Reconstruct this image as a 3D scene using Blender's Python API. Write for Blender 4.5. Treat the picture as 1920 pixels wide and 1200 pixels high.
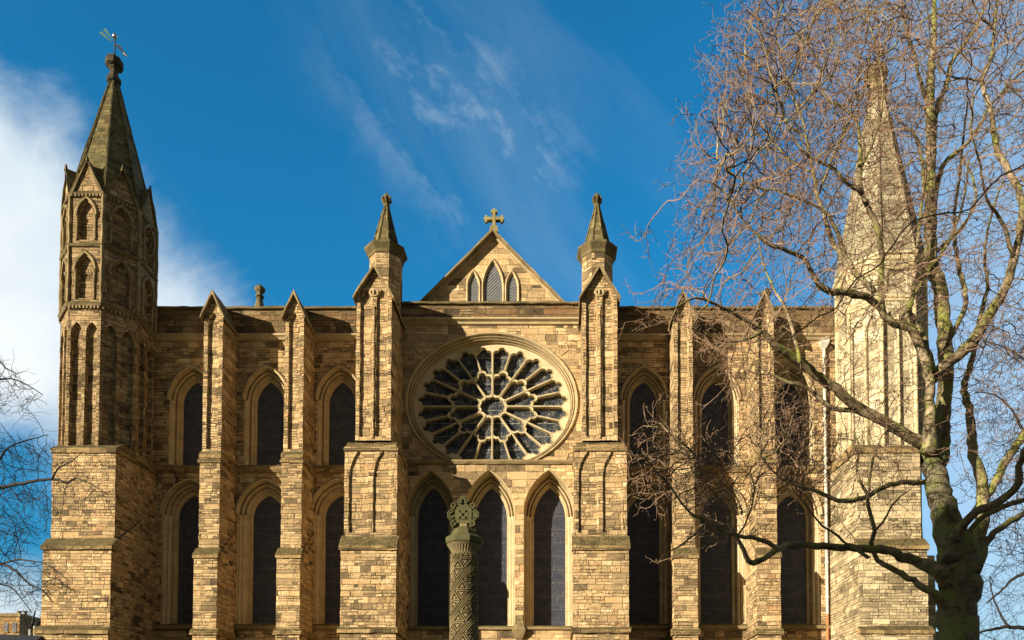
import bpy, bmesh, math, random
from mathutils import Vector, Matrix, kdtree
from mathutils.geometry import tessellate_polygon
R = math.radians
random.seed(11)
for o in list(bpy.data.objects): bpy.data.objects.remove(o)
SC = bpy.context.scene
COL = SC.collection

# ------------------------------------------------------------------ camera
F, VX, PY, TH, CAMZ = 1400.0, 1050.0, 1351.0, 0.035, 1.6     # in pixels of the 1920 x 1200 photograph
cd = bpy.data.cameras.new('camera'); cam = bpy.data.objects.new('camera', cd); COL.objects.link(cam)
cam.location = (0, 0, CAMZ); cam.rotation_euler = (R(90) + TH, 0, 0)
cd.lens = F/1920*36; cd.sensor_width = 36; cd.shift_x = (960-VX)/1920; cd.shift_y = (PY-600)/1920
cd.clip_end = 3000; SC.camera = cam

def wp(px, py, Y):
    xc, yc = (px-VX)/F, (PY-py)/F
    fw = math.cos(TH) - yc*math.sin(TH); up = math.sin(TH) + yc*math.cos(TH)
    s = Y/fw
    return Vector((xc*s, Y, CAMZ + up*s))
def wz(py, Y): return wp(VX, py, Y).z
def wx(px, py, Y): return wp(px, py, Y).x

# ------------------------------------------------------------------ node helpers
class NT:
    def __init__(s, nt): s.nt = nt
    def n(s, t, **k):
        x = s.nt.nodes.new(t)
        for a, b in k.items(): setattr(x, a, b)
        return x
    def put(s, sock, v):
        if isinstance(v, bpy.types.NodeSocket): s.nt.links.new(v, sock)
        else: sock.default_value = v
    def m(s, op, a, b=None, c=None, clamp=False):
        x = s.n('ShaderNodeMath', operation=op, use_clamp=clamp)
        s.put(x.inputs[0], a)
        if b is not None: s.put(x.inputs[1], b)
        if c is not None: s.put(x.inputs[2], c)
        return x.outputs[0]
    def vm(s, op, a, b=None):
        x = s.n('ShaderNodeVectorMath', operation=op)
        s.put(x.inputs[0], a)
        if b is not None: s.put(x.inputs[1], b)
        return x.outputs['Value'] if op in ('DOT_PRODUCT', 'LENGTH') else x.outputs[0]
    def xyz(s, a=0.0, b=0.0, c=0.0):
        x = s.n('ShaderNodeCombineXYZ'); s.put(x.inputs[0], a); s.put(x.inputs[1], b); s.put(x.inputs[2], c)
        return x.outputs[0]
    def sep(s, v):
        x = s.n('ShaderNodeSeparateXYZ'); s.put(x.inputs[0], v); return x.outputs
    def noise(s, vec, scale, detail=3, rough=.55, dist=0.0):
        x = s.n('ShaderNodeTexNoise'); s.put(x.inputs['Vector'], vec)
        x.inputs['Scale'].default_value = scale; x.inputs['Detail'].default_value = detail
        x.inputs['Roughness'].default_value = rough; x.inputs['Distortion'].default_value = dist
        return x.outputs['Fac']
    def white(s, vec):
        x = s.n('ShaderNodeTexWhiteNoise', noise_dimensions='3D'); s.put(x.inputs['Vector'], vec)
        return s.sep(x.outputs['Color'])
    def smooth(s, v, a, b, lo=0.0, hi=1.0):
        x = s.n('ShaderNodeMapRange', interpolation_type='SMOOTHSTEP'); s.put(x.inputs[0], v)
        x.inputs[1].default_value = a; x.inputs[2].default_value = b; x.inputs[3].default_value = lo; x.inputs[4].default_value = hi
        return x.outputs[0]
    def mix(s, f, a, b, bt='MIX'):
        x = s.n('ShaderNodeMix', data_type='RGBA', blend_type=bt)
        s.put(x.inputs[0], f)
        for sk, v in ((x.inputs[6], a), (x.inputs[7], b)):
            s.put(sk, v if isinstance(v, bpy.types.NodeSocket) else (*v, 1.0))
        return x.outputs[2]
    def fmix(s, f, a, b):
        x = s.n('ShaderNodeMix', data_type='FLOAT'); s.put(x.inputs[0], f); s.put(x.inputs[2], a); s.put(x.inputs[3], b)
        return x.outputs[0]
    def ramp(s, f, stops, mode='LINEAR'):
        x = s.n('ShaderNodeValToRGB'); s.put(x.inputs[0], f); cr = x.color_ramp; cr.interpolation = mode
        while len(cr.elements) < len(stops): cr.elements.new(.5)
        for e, (p, c) in zip(cr.elements, stops): e.position = p; e.color = (*c, 1)
        return x.outputs[0]
def newmat(name):
    m = bpy.data.materials.new(name); m.use_nodes = True; m.node_tree.nodes.clear()
    t = NT(m.node_tree); b = t.n('ShaderNodeBsdfPrincipled'); o = t.n('ShaderNodeOutputMaterial')
    m.node_tree.links.new(b.outputs[0], o.inputs[0])
    return m, t, b

# ------------------------------------------------------------------ world and sun
AZ, EL = 52, 13
sd = Vector((-math.sin(R(AZ))*math.cos(R(EL)), -math.cos(R(AZ))*math.cos(R(EL)), math.sin(R(EL))))
W = bpy.data.worlds.new('World'); SC.world = W; W.use_nodes = True; W.node_tree.nodes.clear()
t = NT(W.node_tree)
sky = t.n('ShaderNodeTexSky', sky_type='NISHITA', sun_disc=False)
sky.sun_elevation = R(EL); sky.sun_rotation = math.atan2(sd.x, sd.y) % (2*math.pi)
sky.air_density = 1.0; sky.dust_density = 0.3; sky.ozone_density = 2.5
g = t.sep(t.n('ShaderNodeTexCoord').outputs['Generated'])
dy = t.m('MAXIMUM', g[1], 0.15)
cx = t.m('DIVIDE', g[0], dy); cy = t.m('DIVIDE', g[2], dy)      # where a ray meets a far cloud sheet
qv = t.xyz(cx, cy, 0.0)
n1 = t.noise(qv, 3.2, 7, .58, .5)
n2 = t.noise(qv, 9.0, 6, .62, .3)
# cloud bank in the south
ed = t.m('SUBTRACT', t.m('MULTIPLY', t.m('ADD', cx, 0.75), -1.02), t.m('SUBTRACT', cy, 0.93))
e1 = t.m('ADD', ed, t.m('MULTIPLY', t.m('SUBTRACT', n1, .5), .42))
e1 = t.m('ADD', e1, t.m('MULTIPLY', t.m('SUBTRACT', n2, .5), .12))
bank = t.smooth(e1, -.07, .13)
low = t.smooth(t.m('ADD', cy, t.m('MULTIPLY', t.m('SUBTRACT', n1, .5), .3)), .34, .58)
bank = t.m('MULTIPLY', bank, low)
bank2 = t.m('MULTIPLY', t.smooth(t.m('ADD', t.m('MULTIPLY', cy, -1.0), t.m('MULTIPLY', n1, .5)), -.02, .12), t.smooth(cx, -.58, -.68))
bank = t.m('MAXIMUM', bank, t.m('MULTIPLY', bank2, .7))
# thin streaks overhead, drawn out along the wind
ua = t.m('ADD', t.m('MULTIPLY', cx, .612), t.m('MULTIPLY', cy, -.79))
ub = t.m('ADD', t.m('MULTIPLY', cx, .79), t.m('MULTIPLY', cy, .612))
sv = t.noise(t.xyz(t.m('ADD', t.m('MULTIPLY', ua, 3.4), t.m('MULTIPLY', n2, .35)), t.m('ADD', t.m('MULTIPLY', ub, 10.5), t.m('MULTIPLY', n1, .9)), 3.1), 1.0, 10, .62, .22)
band = t.m('SUBTRACT', ub, .415)
bn = t.m('POWER', 2.718, t.m('MULTIPLY', t.m('MULTIPLY', band, band), -120.0))
bn = t.m('MULTIPLY', bn, t.m('MULTIPLY', t.smooth(ua, -1.05, -.80), t.smooth(ua, -.56, -.66)))
wisp = t.m('MULTIPLY', t.smooth(t.m('ADD', sv, t.m('MULTIPLY', t.m('SUBTRACT', t.noise(qv, 26.0, 6, .7), .5), .30)), .40, .78), t.m('ADD', t.m('MULTIPLY', bn, 1.0), .0))
gen = t.m('MULTIPLY', t.smooth(t.noise(t.xyz(t.m('MULTIPLY', ua, 1.3), t.m('MULTIPLY', ub, 3.5), 5.0), 1.0, 7, .6, .8), .5, .85), .14)
haze_r = t.m('MULTIPLY', t.smooth(t.m('ADD', cx, t.m('MULTIPLY', t.m('SUBTRACT', n1, .5), .3)), .22, .60), t.smooth(cy, 1.05, .3, .30, .62))
cl = t.m('MAXIMUM', t.m('MAXIMUM', bank, t.m('MULTIPLY', wisp, .66)), t.m('MAXIMUM', haze_r, gen), clamp=True)
shade = t.smooth(t.m('ADD', t.m('MULTIPLY', n2, .5), t.m('MULTIPLY', ed, 1.2)), .2, .95)
ccol = t.mix(shade, (6.2, 7.3, 8.2), (9.2, 9.5, 9.4))
skc = t.mix(1.0, sky.outputs[0], (0.22, 1.62, 2.08), 'MULTIPLY')
lowk = t.smooth(g[2], .0, .50, .55, 1.0)
skc = t.mix(1.0, skc, t.xyz(1.0, lowk, lowk), 'MULTIPLY')
fin = t.mix(cl, skc, ccol)
fin = t.mix(t.smooth(g[1], -.35, .45), (1.85, 1.85, 1.75), fin)    # unseen sky behind the viewer: plain grey added to cut fill light
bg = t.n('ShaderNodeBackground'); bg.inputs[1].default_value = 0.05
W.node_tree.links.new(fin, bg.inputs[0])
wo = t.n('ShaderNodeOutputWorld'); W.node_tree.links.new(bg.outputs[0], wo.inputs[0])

ld = bpy.data.lights.new('sun', 'SUN'); ld.energy = 5.0; ld.angle = R(.55); ld.color = (1.0, .89, .675)
sun = bpy.data.objects.new('sun', ld); COL.objects.link(sun); sun.location = sd*60
sun.rotation_euler = (-sd).to_track_quat('-Z', 'Y').to_euler()
SC.view_settings.view_transform = 'Standard'; SC.view_settings.look = 'None'
SC.view_settings.exposure = 1.15; SC.view_settings.gamma = 1; SC.view_settings.use_curve_mapping = False

# ------------------------------------------------------------------ materials
WARM = [(0.0, (.070, .056, .036)), (.13, (.150, .115, .068)), (.26, (.255, .195, .112)), (.42, (.350, .265, .150)),
        (.57, (.430, .330, .185)), (.69, (.365, .255, .135)), (.80, (.510, .410, .245)), (.91, (.300, .185, .092)), (1.0, (.560, .460, .300))]
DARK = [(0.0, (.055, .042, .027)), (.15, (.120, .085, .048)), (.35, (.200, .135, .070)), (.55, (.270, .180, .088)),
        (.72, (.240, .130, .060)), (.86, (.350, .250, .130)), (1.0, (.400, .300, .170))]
PALE = [(0.0, (.24, .19, .115)), (.3, (.37, .305, .195)), (.6, (.46, .39, .26)), (.85, (.53, .46, .32)), (1.0, (.34, .25, .14))]
DRESS = [(0.0, (.25, .18, .095)), (.35, (.36, .27, .150)), (.7, (.45, .35, .205)), (1.0, (.33, .225, .115))]

def stone(name, cols, h=.23, w=.62, sub=.5, soot=.35, moss=.5, bump=.95, joint=.42, sootcol=(.045, .036, .024), pits=.75, seed=0.0, moss2=.45):
    m, t, b = newmat(name)
    geo = t.n('ShaderNodeNewGeometry'); P = t.sep(geo.outputs['Position']); N = t.sep(geo.outputs['True Normal'])
    nz2 = t.smooth(t.m('ABSOLUTE', N[2]), .45, .9)
    an = t.m('MULTIPLY', t.m('ROUND', t.m('DIVIDE', t.m('ARCTAN2', N[1], N[0]), math.pi/4)), math.pi/4)
    nx_, ny_ = t.m('COSINE', an), t.m('SINE', an)
    u = t.m('ADD', t.m('MULTIPLY', t.m('MULTIPLY', ny_, -1.0), P[0]), t.m('MULTIPLY', nx_, P[1]))
    u = t.m('ADD', t.m('ADD', u, t.m('MULTIPLY', nz2, P[0])), seed*3.7)
    v = t.m('ADD', P[2], t.m('MULTIPLY', nz2, P[1]))
    uv = t.xyz(u, v, seed)
    wob = t.m('SUBTRACT', t.noise(uv, 1.9, 3), .5)
    v1 = t.m('ADD', t.m('ADD', v, t.m('MULTIPLY', t.noise(t.xyz(0.0, v, seed+4), 1.1, 1), .42)), t.m('MULTIPLY', wob, .075))
    r = t.m('DIVIDE', v1, h); row = t.m('FLOOR', r); fr = t.m('FRACT', r)
    rw = t.white(t.xyz(row, seed+.5, 3.3))
    wi = t.m('MULTIPLY', t.m('ADD', t.m('MULTIPLY', rw[0], .75), .65), w)
    un = t.m('ADD', t.m('DIVIDE', u, wi), t.m('MULTIPLY', rw[1], 13.0))
    un = t.m('ADD', un, t.m('MULTIPLY', t.noise(t.xyz(u, t.m('MULTIPLY', row, 7.31), seed), 1.3, 1), .8))
    col = t.m('FLOOR', un); fc = t.m('FRACT', un)
    wn = t.white(t.xyz(col, row, seed+1.5))
    patch = t.noise(uv, .33, 3)
    issub = t.m('LESS_THAN', t.m('ADD', wn[0], t.m('MULTIPLY', t.m('SUBTRACT', .5, patch), 1.6)), sub)
    f2 = t.m('MULTIPLY', fr, 2.0); srow = t.m('FLOOR', f2); sfr = t.m('FRACT', f2)
    tt = t.m('ADD', t.m('MULTIPLY', t.white(t.xyz(col, row, t.m('ADD', srow, 9.1)))[0], .5), .25)
    pc = t.m('GREATER_THAN', fc, tt)
    eh1 = t.m('MINIMUM', fc, t.m('SUBTRACT', 1.0, fc)); eh2 = t.m('MINIMUM', eh1, t.m('ABSOLUTE', t.m('SUBTRACT', fc, tt)))
    ev1 = t.m('MULTIPLY', t.m('MINIMUM', fr, t.m('SUBTRACT', 1.0, fr)), h)
    ev2 = t.m('MULTIPLY', t.m('MINIMUM', sfr, t.m('SUBTRACT', 1.0, sfr)), h*.5)
    eh = t.m('MULTIPLY', t.fmix(issub, eh1, eh2), wi)
    ev = t.fmix(issub, ev1, ev2)
    edge = t.m('MINIMUM', eh, ev)
    fine = t.noise(uv, 17.0, 4, .65)
    edge = t.m('ADD', edge, t.m('MULTIPLY', t.m('SUBTRACT', fine, .5), .032))
    body = t.smooth(edge, .000, .022)
    jv = t.smooth(t.m('ADD', t.noise(uv, 1.5, 5, .75), t.m('MULTIPLY', t.m('SUBTRACT', wn[2], .5), .25)), .50, .66)
    idv = t.xyz(t.m('ADD', col, t.m('MULTIPLY', t.m('MULTIPLY', pc, .37), issub)), t.m('ADD', row, t.m('MULTIPLY', t.m('MULTIPLY', srow, .41), issub)), seed+7.7)
    wc = t.white(idv)
    strata = t.noise(t.xyz(t.m('MULTIPLY', u, 1.9), t.m('MULTIPLY', v, 15.0), seed), 1.0, 5, .7)
    sel = t.m('ADD', t.m('MULTIPLY', wc[0], .74), t.m('MULTIPLY', t.m('SUBTRACT', t.noise(uv, .45, 4, .6), .5), 1.0))
    sel = t.m('ADD', t.m('ADD', sel, .13), t.m('MULTIPLY', t.m('SUBTRACT', strata, .5), .25), clamp=True)
    c = t.ramp(sel, cols)
    k = t.m('ADD', t.m('MULTIPLY', strata, .95), .52)
    k = t.m('MULTIPLY', k, t.m('ADD', t.m('MULTIPLY', wc[1], .36), .82))
    k = t.m('MULTIPLY', k, t.m('ADD', t.m('MULTIPLY', fine, .35), .82))
    kc = t.xyz(k, k, k)
    c = t.mix(1.0, c, kc, 'MULTIPLY')
    gap = t.m('SUBTRACT', 1.0, body)
    c = t.mix(t.m('MULTIPLY', gap, joint), c, (.150, .115, .068))
    c = t.mix(t.m('MULTIPLY', t.m('MULTIPLY', gap, jv), .9), c, (.030, .023, .014))
    # pits and bedding lines worn out of the face
    pit = t.noise(t.xyz(t.m('MULTIPLY', u, 4.5), t.m('MULTIPLY', v, 11.0), seed+6), 1.0, 5, .7)
    pitm = t.smooth(t.m('ADD', pit, t.m('MULTIPLY', t.m('SUBTRACT', t.noise(uv, .8, 3), .5), .5)), .66, .74)
    pitm = t.m('MULTIPLY', pitm, pits)
    c = t.mix(pitm, c, (.060, .045, .028))
    # soot and damp streaks in the stone itself
    st = t.noise(t.xyz(t.m('MULTIPLY', u, 1.5), t.m('MULTIPLY', v, .33), seed+2), 1.0, 5, .6)
    sm = t.smooth(t.m('ADD', t.m('ADD', st, t.m('MULTIPLY', t.m('SUBTRACT', fine, .5), .25)), t.m('MULTIPLY', t.m('SUBTRACT', wc[2], .5), .22)), .56, .80)
    c = t.mix(t.m('MULTIPLY', sm, soot), c, sootcol)
    mo = t.smooth(t.m('ADD', t.m('MULTIPLY', N[2], .85), t.m('MULTIPLY', t.noise(uv, 2.6, 5, .7), .55)), .48, .80)
    mo2 = t.m('MULTIPLY', t.smooth(t.noise(uv, .62, 6, .7), .60, .74), moss2)
    mo = t.m('MAXIMUM', mo, mo2)
    mc = t.mix(t.noise(uv, 6.0, 3), (.050, .044, .022), (.120, .100, .042))
    c = t.mix(t.m('MULTIPLY', mo, moss), c, mc)
    t.put(b.inputs['Base Color'], c); b.inputs['Roughness'].default_value = .92
    b.inputs['Specular IOR Level'].default_value = .15
    ht = t.m('ADD', t.m('MULTIPLY', body, t.m('ADD', t.m('MULTIPLY', jv, .6), .25)), t.m('MULTIPLY', t.m('MULTIPLY', wc[2], body), .75))
    ht = t.m('SUBTRACT', ht, t.m('MULTIPLY', pitm, .8)); ht = t.m('ADD', ht, t.m('MULTIPLY', strata, .55)); ht = t.m('ADD', ht, t.m('MULTIPLY', fine, .4))
    bp = t.n('ShaderNodeBump'); bp.inputs['Strength'].default_value = bump; bp.inputs['Distance'].default_value = .085
    t.put(bp.inputs['Height'], ht); m.node_tree.links.new(bp.outputs[0], b.inputs['Normal'])
    return m

def dressed(name, cols, moss=.6, scale=1.0, soot=.3, bump=.35):
    """carved or smooth stone: mouldings, copings, shafts"""
    m, t, b = newmat(name)
    geo = t.n('ShaderNodeNewGeometry'); Pv = geo.outputs['Position']; P = t.sep(Pv); N = t.sep(geo.outputs['Normal'])
    blk = t.white(t.xyz(t.m('FLOOR', t.m('MULTIPLY', P[0], 1.9)), t.m('FLOOR', t.m('MULTIPLY', P[2], 2.6)), 2.0))
    s1 = t.noise(Pv, 1.3*scale, 4, .6)
    c = t.ramp(t.m('ADD', t.m('MULTIPLY', s1, .8), t.m('MULTIPLY', blk[0], .42), clamp=True), cols)
    fine = t.noise(Pv, 14*scale, 5, .65)
    k = t.m('ADD', t.m('MULTIPLY', fine, .6), .66)
    c = t.mix(1.0, c, t.xyz(k, k, k), 'MULTIPLY')
    fz = t.m('FRACT', t.m('MULTIPLY', P[2], 2.6)); jn = t.smooth(t.m('MINIMUM', fz, t.m('SUBTRACT', 1.0, fz)), .035, .0)
    c = t.mix(t.m('MULTIPLY', jn, .35), c, (.10, .075, .045))
    sm = t.smooth(t.noise(t.xyz(t.m('MULTIPLY', P[0], 2.0), t.m('MULTIPLY', P[1], 2.0), t.m('MULTIPLY', P[2], .6)), 1.0, 5, .65), .52, .75)
    c = t.mix(t.m('MULTIPLY', sm, soot), c, (.05, .04, .025))
    mo = t.smooth(t.m('ADD', t.m('MULTIPLY', N[2], .42), t.m('MULTIPLY', t.noise(Pv, 3.0, 6, .75), 1.1)), .58, .86)
    c = t.mix(t.m('MULTIPLY', mo, moss), c, t.mix(t.noise(Pv, 7, 3), (.045, .040, .020), (.125, .108, .042)))
    t.put(b.inputs['Base Color'], c); b.inputs['Roughness'].default_value = .9; b.inputs['Specular IOR Level'].default_value = .15
    bp = t.n('ShaderNodeBump'); bp.inputs['Strength'].default_value = bump; bp.inputs['Distance'].default_value = .03
    t.put(bp.inputs['Height'], fine); m.node_tree.links.new(bp.outputs[0], b.inputs['Normal'])
    return m

WARM = [(p, (c[0]*1.22, c[1]*1.115, c[2]*1.03)) for p, c in WARM]
MID = [(p, tuple(x*.72 for x in c)) for p, c in WARM]
MS = {}
MS['wall'] = stone('wall_stone', WARM, h=.27, w=.78, sub=.45, soot=.45, moss=.55, seed=1)
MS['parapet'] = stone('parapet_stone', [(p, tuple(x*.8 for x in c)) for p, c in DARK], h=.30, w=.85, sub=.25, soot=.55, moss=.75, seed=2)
MS['butt'] = stone('buttress_stone', WARM, h=.25, w=.78, sub=.55, soot=.28, moss=.6, seed=3)
MS['pier'] = stone('pier_stone', WARM, h=.29, w=.66, sub=.50, soot=.30, moss=.6, seed=4)
MS['tower'] = stone('tower_stone', MID, h=.25, w=.62, sub=.5, soot=.42, moss=.55, seed=5)
MS['tbase'] = stone('tower_base_stone', WARM, h=.27, w=.72, sub=.65, soot=.35, moss=.8, seed=6)
MS['ledge'] = stone('mossy_ledge_stone', [(p, (c[0]*.62, c[1]*.62, c[2]*.55)) for p, c in WARM], h=.34, w=.8, sub=.12, soot=.5, moss=.75, moss2=.8, bump=.9, seed=18)
MS['sooty'] = dressed('sooty_stone', [(0, (.014, .013, .011)), (.5, (.040, .034, .024)), (1, (.085, .068, .042))], moss=.7, soot=.7, bump=.7)
MS['spirepale'] = stone('pale_spire_stone', [(p, tuple(x*.66 for x in c)) for p, c in PALE], h=.30, w=.75, sub=.15, soot=.5, moss=.6, bump=.6, joint=.6, pits=.5, seed=17)
MS['pale'] = stone('pale_ashlar', PALE, h=.36, w=.85, sub=.2, soot=.3, moss=.4, bump=.55, joint=.5, pits=.5, seed=7)
MS['pbase'] = stone('pale_base_stone', [(p, tuple(a*.5+q*.5 for a, q in zip(c, WARM[min(i*2, 8)][1]))) for i, (p, c) in enumerate(PALE)], h=.28, w=.7, sub=.5, soot=.22, moss=.6, seed=8)
MS['spire'] = stone('spire_stone', [(p, (c[0]*.40, c[1]*.47, c[2]*.40)) for p, c in MID], h=.22, w=.5, sub=.2, soot=.6, moss=.95, moss2=.9, bump=.6, seed=9)
MS['gable'] = stone('gable_stone', WARM, h=.33, w=.9, sub=.2, soot=.2, moss=.3, bump=.6, seed=10)
MS['dress'] = dressed('dressed_stone', DRESS)
MS['dressold'] = dressed('weathered_dressed_stone', [(0, (.10, .075, .040)), (.5, (.21, .155, .080)), (1, (.33, .245, .13))], moss=.9, soot=.5)
MS['dresspale'] = dressed('pale_dressed_stone', [(0, (.44, .33, .18)), (.5, (.57, .45, .26)), (1, (.66, .55, .34))], moss=.35, soot=.12)
MS['mossy'] = dressed('mossy_stone', [(0, (.040, .032, .017)), (.4, (.095, .075, .036)), (.8, (.165, .125, .060)), (1, (.24, .19, .10))], moss=.95, soot=.6, bump=.8)
MS['tracery'] = dressed('tracery_stone', [(0, (.38, .30, .17)), (.5, (.50, .41, .25)), (1, (.60, .50, .32))], moss=.1, soot=.25)
MS['goldmoss'] = dressed('lichened_stone', [(0, (.12, .10, .04)), (.5, (.23, .19, .08)), (1, (.33, .27, .12))], moss=.4, soot=.3)
MS['shaft'] = dressed('shaft_stone', [(0, (.40, .31, .18)), (.5, (.50, .40, .25)), (1, (.58, .48, .32))], moss=.0, soot=.15)

def glass_mat(name, lead=(.17, .165, .17), dens=6.0, amt=.8, base=(.010, .012, .020)):
    m, t, b = newmat(name)
    geo = t.n('ShaderNodeNewGeometry'); P = t.sep(geo.outputs['Position'])
    v = t.xyz(P[0], P[2], 0.0)
    vo = t.n('ShaderNodeTexVoronoi', feature='DISTANCE_TO_EDGE'); t.put(vo.inputs['Vector'], v); vo.inputs['Scale'].default_value = dens
    l1 = t.smooth(vo.outputs['Distance'], .075, .02)
    fz = t.m('FRACT', t.m('MULTIPLY', P[2], 1.45)); bar = t.smooth(t.m('ABSOLUTE', t.m('SUBTRACT', fz, .5)), .030, .012)
    blot = t.smooth(t.noise(v, 2.3, 4, .65), .38, .66)
    lm = t.m('MULTIPLY', t.m('MAXIMUM', t.m('MULTIPLY', l1, blot), t.m('MULTIPLY', bar, .7)), amt)
    cn = t.white(t.vm('MULTIPLY', vo.outputs['Distance'], (0, 0, 0)))
    c = t.mix(t.noise(v, 9.0, 4, .7), base, tuple(x*2.6 for x in base))
    c = t.mix(lm, c, lead)
    t.put(b.inputs['Base Color'], c)
    b.inputs['Roughness'].default_value = .30; b.inputs['Specular IOR Level'].default_value = .14
    bp = t.n('ShaderNodeBump'); bp.inputs['Strength'].default_value = .5; bp.inputs['Distance'].default_value = .02
    t.put(bp.inputs['Height'], t.m('ADD', t.noise(v, 5.0, 2), t.m('MULTIPLY', l1, .3))); m.node_tree.links.new(bp.outputs[0], b.inputs['Normal'])
    return m
MS['glass'] = glass_mat('leaded_glass', lead=(.13, .12, .115), dens=9.0, amt=.8, base=(.021, .023, .033))
MS['roseglass'] = glass_mat('rose_glass', lead=(.46, .42, .34), dens=9.5, amt=.85, base=(.0085, .0115, .019))

def simple(name, col, rough=.6, metal=0.0, var=.3, sc=8.0):
    m, t, b = newmat(name)
    P = t.n('ShaderNodeNewGeometry').outputs['Position']
    k = t.m('ADD', t.m('MULTIPLY', t.noise(P, sc, 4), 2*var), 1-var)
    t.put(b.inputs['Base Color'], t.mix(1.0, col, t.xyz(k, k, k), 'MULTIPLY'))
    b.inputs['Roughness'].default_value = rough; b.inputs['Metallic'].default_value = metal
    return m
MS['lead'] = simple('lead_metal', (.06, .06, .065), .5, .3)
MS['iron'] = simple('iron', (.025, .024, .025), .5, .6)
MS['ferr'] = simple('window_iron', (.12, .12, .125), .6, .2)
MS['copper'] = simple('green_copper', (.020, .085, .080), .6, .2)
MS['silver'] = simple('silver_ball', (.5, .5, .5), .25, 1.0)
MS['pipe'] = simple('pale_painted_pipe', (.46, .44, .38), .5, 0, .4, 3)
MS['rust'] = simple('rusty_pipe', (.34, .13, .045), .7, 0, .4)
MS['mesh'] = glass_mat('lattice_glass', lead=(.40, .39, .36), dens=9, amt=.5, base=(.10, .10, .105))

# ------------------------------------------------------------------ mesh helpers
from mathutils import noise as MN
WORN = dict(butt=.022, pier=.024, tower=.020, tbase=.028, pale=.012, pbase=.022, parapet=.022, dressold=.026, mossy=.030, ledge=.034, sooty=.02, spire=.018, spirepale=.014)
def wear(bm, amp):
    """break up long edges and let them wander a little, as old stone does"""
    for _ in range(5):
        es = [e for e in bm.edges if e.calc_length() > .55]
        if not es or len(bm.faces) > 30000: break
        bmesh.ops.subdivide_edges(bm, edges=es, cuts=1, use_grid_fill=True)
    for v in bm.verts:
        p = v.co; v.co = p+(MN.noise_vector(p*2.9)+MN.noise_vector(p*7.7)*.6)*amp
class MB:
    def __init__(s): s.v = []; s.f = []
    def vs(s, pts):
        i = len(s.v); s.v.extend([tuple(p) for p in pts]); return list(range(i, i+len(pts)))
    def poly(s, pts): s.f.append(s.vs(pts))
    def box(s, x0, x1, y0, y1, z0, z1):
        i = s.vs([(x0,y0,z0),(x1,y0,z0),(x1,y1,z0),(x0,y1,z0),(x0,y0,z1),(x1,y0,z1),(x1,y1,z1),(x0,y1,z1)])
        for q in ((0,3,2,1),(4,5,6,7),(0,1,5,4),(1,2,6,5),(2,3,7,6),(3,0,4,7)): s.f.append([i[k] for k in q])
    def extr_x(s, prof, x0, x1):
        """profile of (y, z) swept along x"""
        n = len(prof); a = s.vs([(x0, y, z) for y, z in prof]); b = s.vs([(x1, y, z) for y, z in prof])
        for k in range(n): s.f.append([a[k], a[(k+1) % n], b[(k+1) % n], b[k]])
        s.f.append(a[::-1]); s.f.append(b)
    def loft(s, loops, close=True, cap0=False, cap1=False):
        ids = [s.vs(l) for l in loops]; n = len(loops[0])
        for a, b in zip(ids, ids[1:]):
            for k in range(n if close else n-1): s.f.append([a[k], a[(k+1) % n], b[(k+1) % n], b[k]])
        if cap0: s.f.append(ids[0][::-1])
        if cap1: s.f.append(ids[-1])
    def tube(s, pts, rad, n=6, cap=True):
        pts = [Vector(p) for p in pts]
        if not isinstance(rad, (list, tuple)): rad = [rad]*len(pts)
        loops = []; prev = None
        for i, p in enumerate(pts):
            d = (pts[min(i+1, len(pts)-1)] - pts[max(i-1, 0)]).normalized()
            if prev is None:
                a = d.orthogonal().normalized()
            else:
                a = (prev - d*prev.dot(d)).normalized()
            prev = a; b = d.cross(a)
            loops.append([p + (a*math.cos(2*math.pi*k/n) + b*math.sin(2*math.pi*k/n))*rad[i] for k in range(n)])
        s.loft(loops, True, cap, cap)
    def ring(s, c, prof, n=8, rot=0.0, cap0=False, cap1=False):
        """lathe-like octagon stack; prof of (radius, z) about vertical axis through c"""
        s.loft([[(c[0]+r*math.sin(rot+2*math.pi*k/n), c[1]-r*math.cos(rot+2*math.pi*k/n), z) for k in range(n)] for r, z in prof], True, cap0, cap1)
    def build(s, name, mat, parent=None, smooth=False):
        me = bpy.data.meshes.new(name); me.from_pydata(s.v, [], s.f)
        bm = bmesh.new(); bm.from_mesh(me); bmesh.ops.remove_doubles(bm, verts=bm.verts, dist=1e-5)
        if mat in WORN: wear(bm, WORN[mat])
        if len(bm.faces) < 40000: bmesh.ops.recalc_face_normals(bm, faces=bm.faces)
        bm.to_mesh(me); bm.free()
        if smooth:
            for p in me.polygons: p.use_smooth = True
        o = bpy.data.objects.new(name, me); me.materials.append(mat if not isinstance(mat, str) else MS[mat]); COL.objects.link(o)
        if parent: o.parent = parent
        return o
def empty(name, loc, label, cat, group=None):
    o = bpy.data.objects.new(name, None); COL.objects.link(o); o.location = loc
    o['label'] = label; o['category'] = cat
    if group: o['group'] = group
    return o
def tag(o, label=None, cat=None, group=None, kind=None):
    if label: o['label'] = label
    if cat: o['category'] = cat
    if group: o['group'] = group
    if kind: o['kind'] = kind
    return o
def under(root, objs):
    """parent world-space meshes to an Empty that is not at the origin"""
    for o in objs:
        o.parent = root; o.matrix_parent_inverse = Matrix.Translation(-root.location)

class Frame:
    """plane: u along U, v up, d into the wall"""
    def __init__(s, O, U, N): s.O = Vector(O); s.U = Vector(U).normalized(); s.N = Vector(N).normalized()
    def __call__(s, u, v, d=0.0): return s.O + s.U*u + Vector((0, 0, v)) - s.N*d
FRONT = lambda Y: Frame((0, Y, 0), (1, 0, 0), (0, -1, 0))

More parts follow.
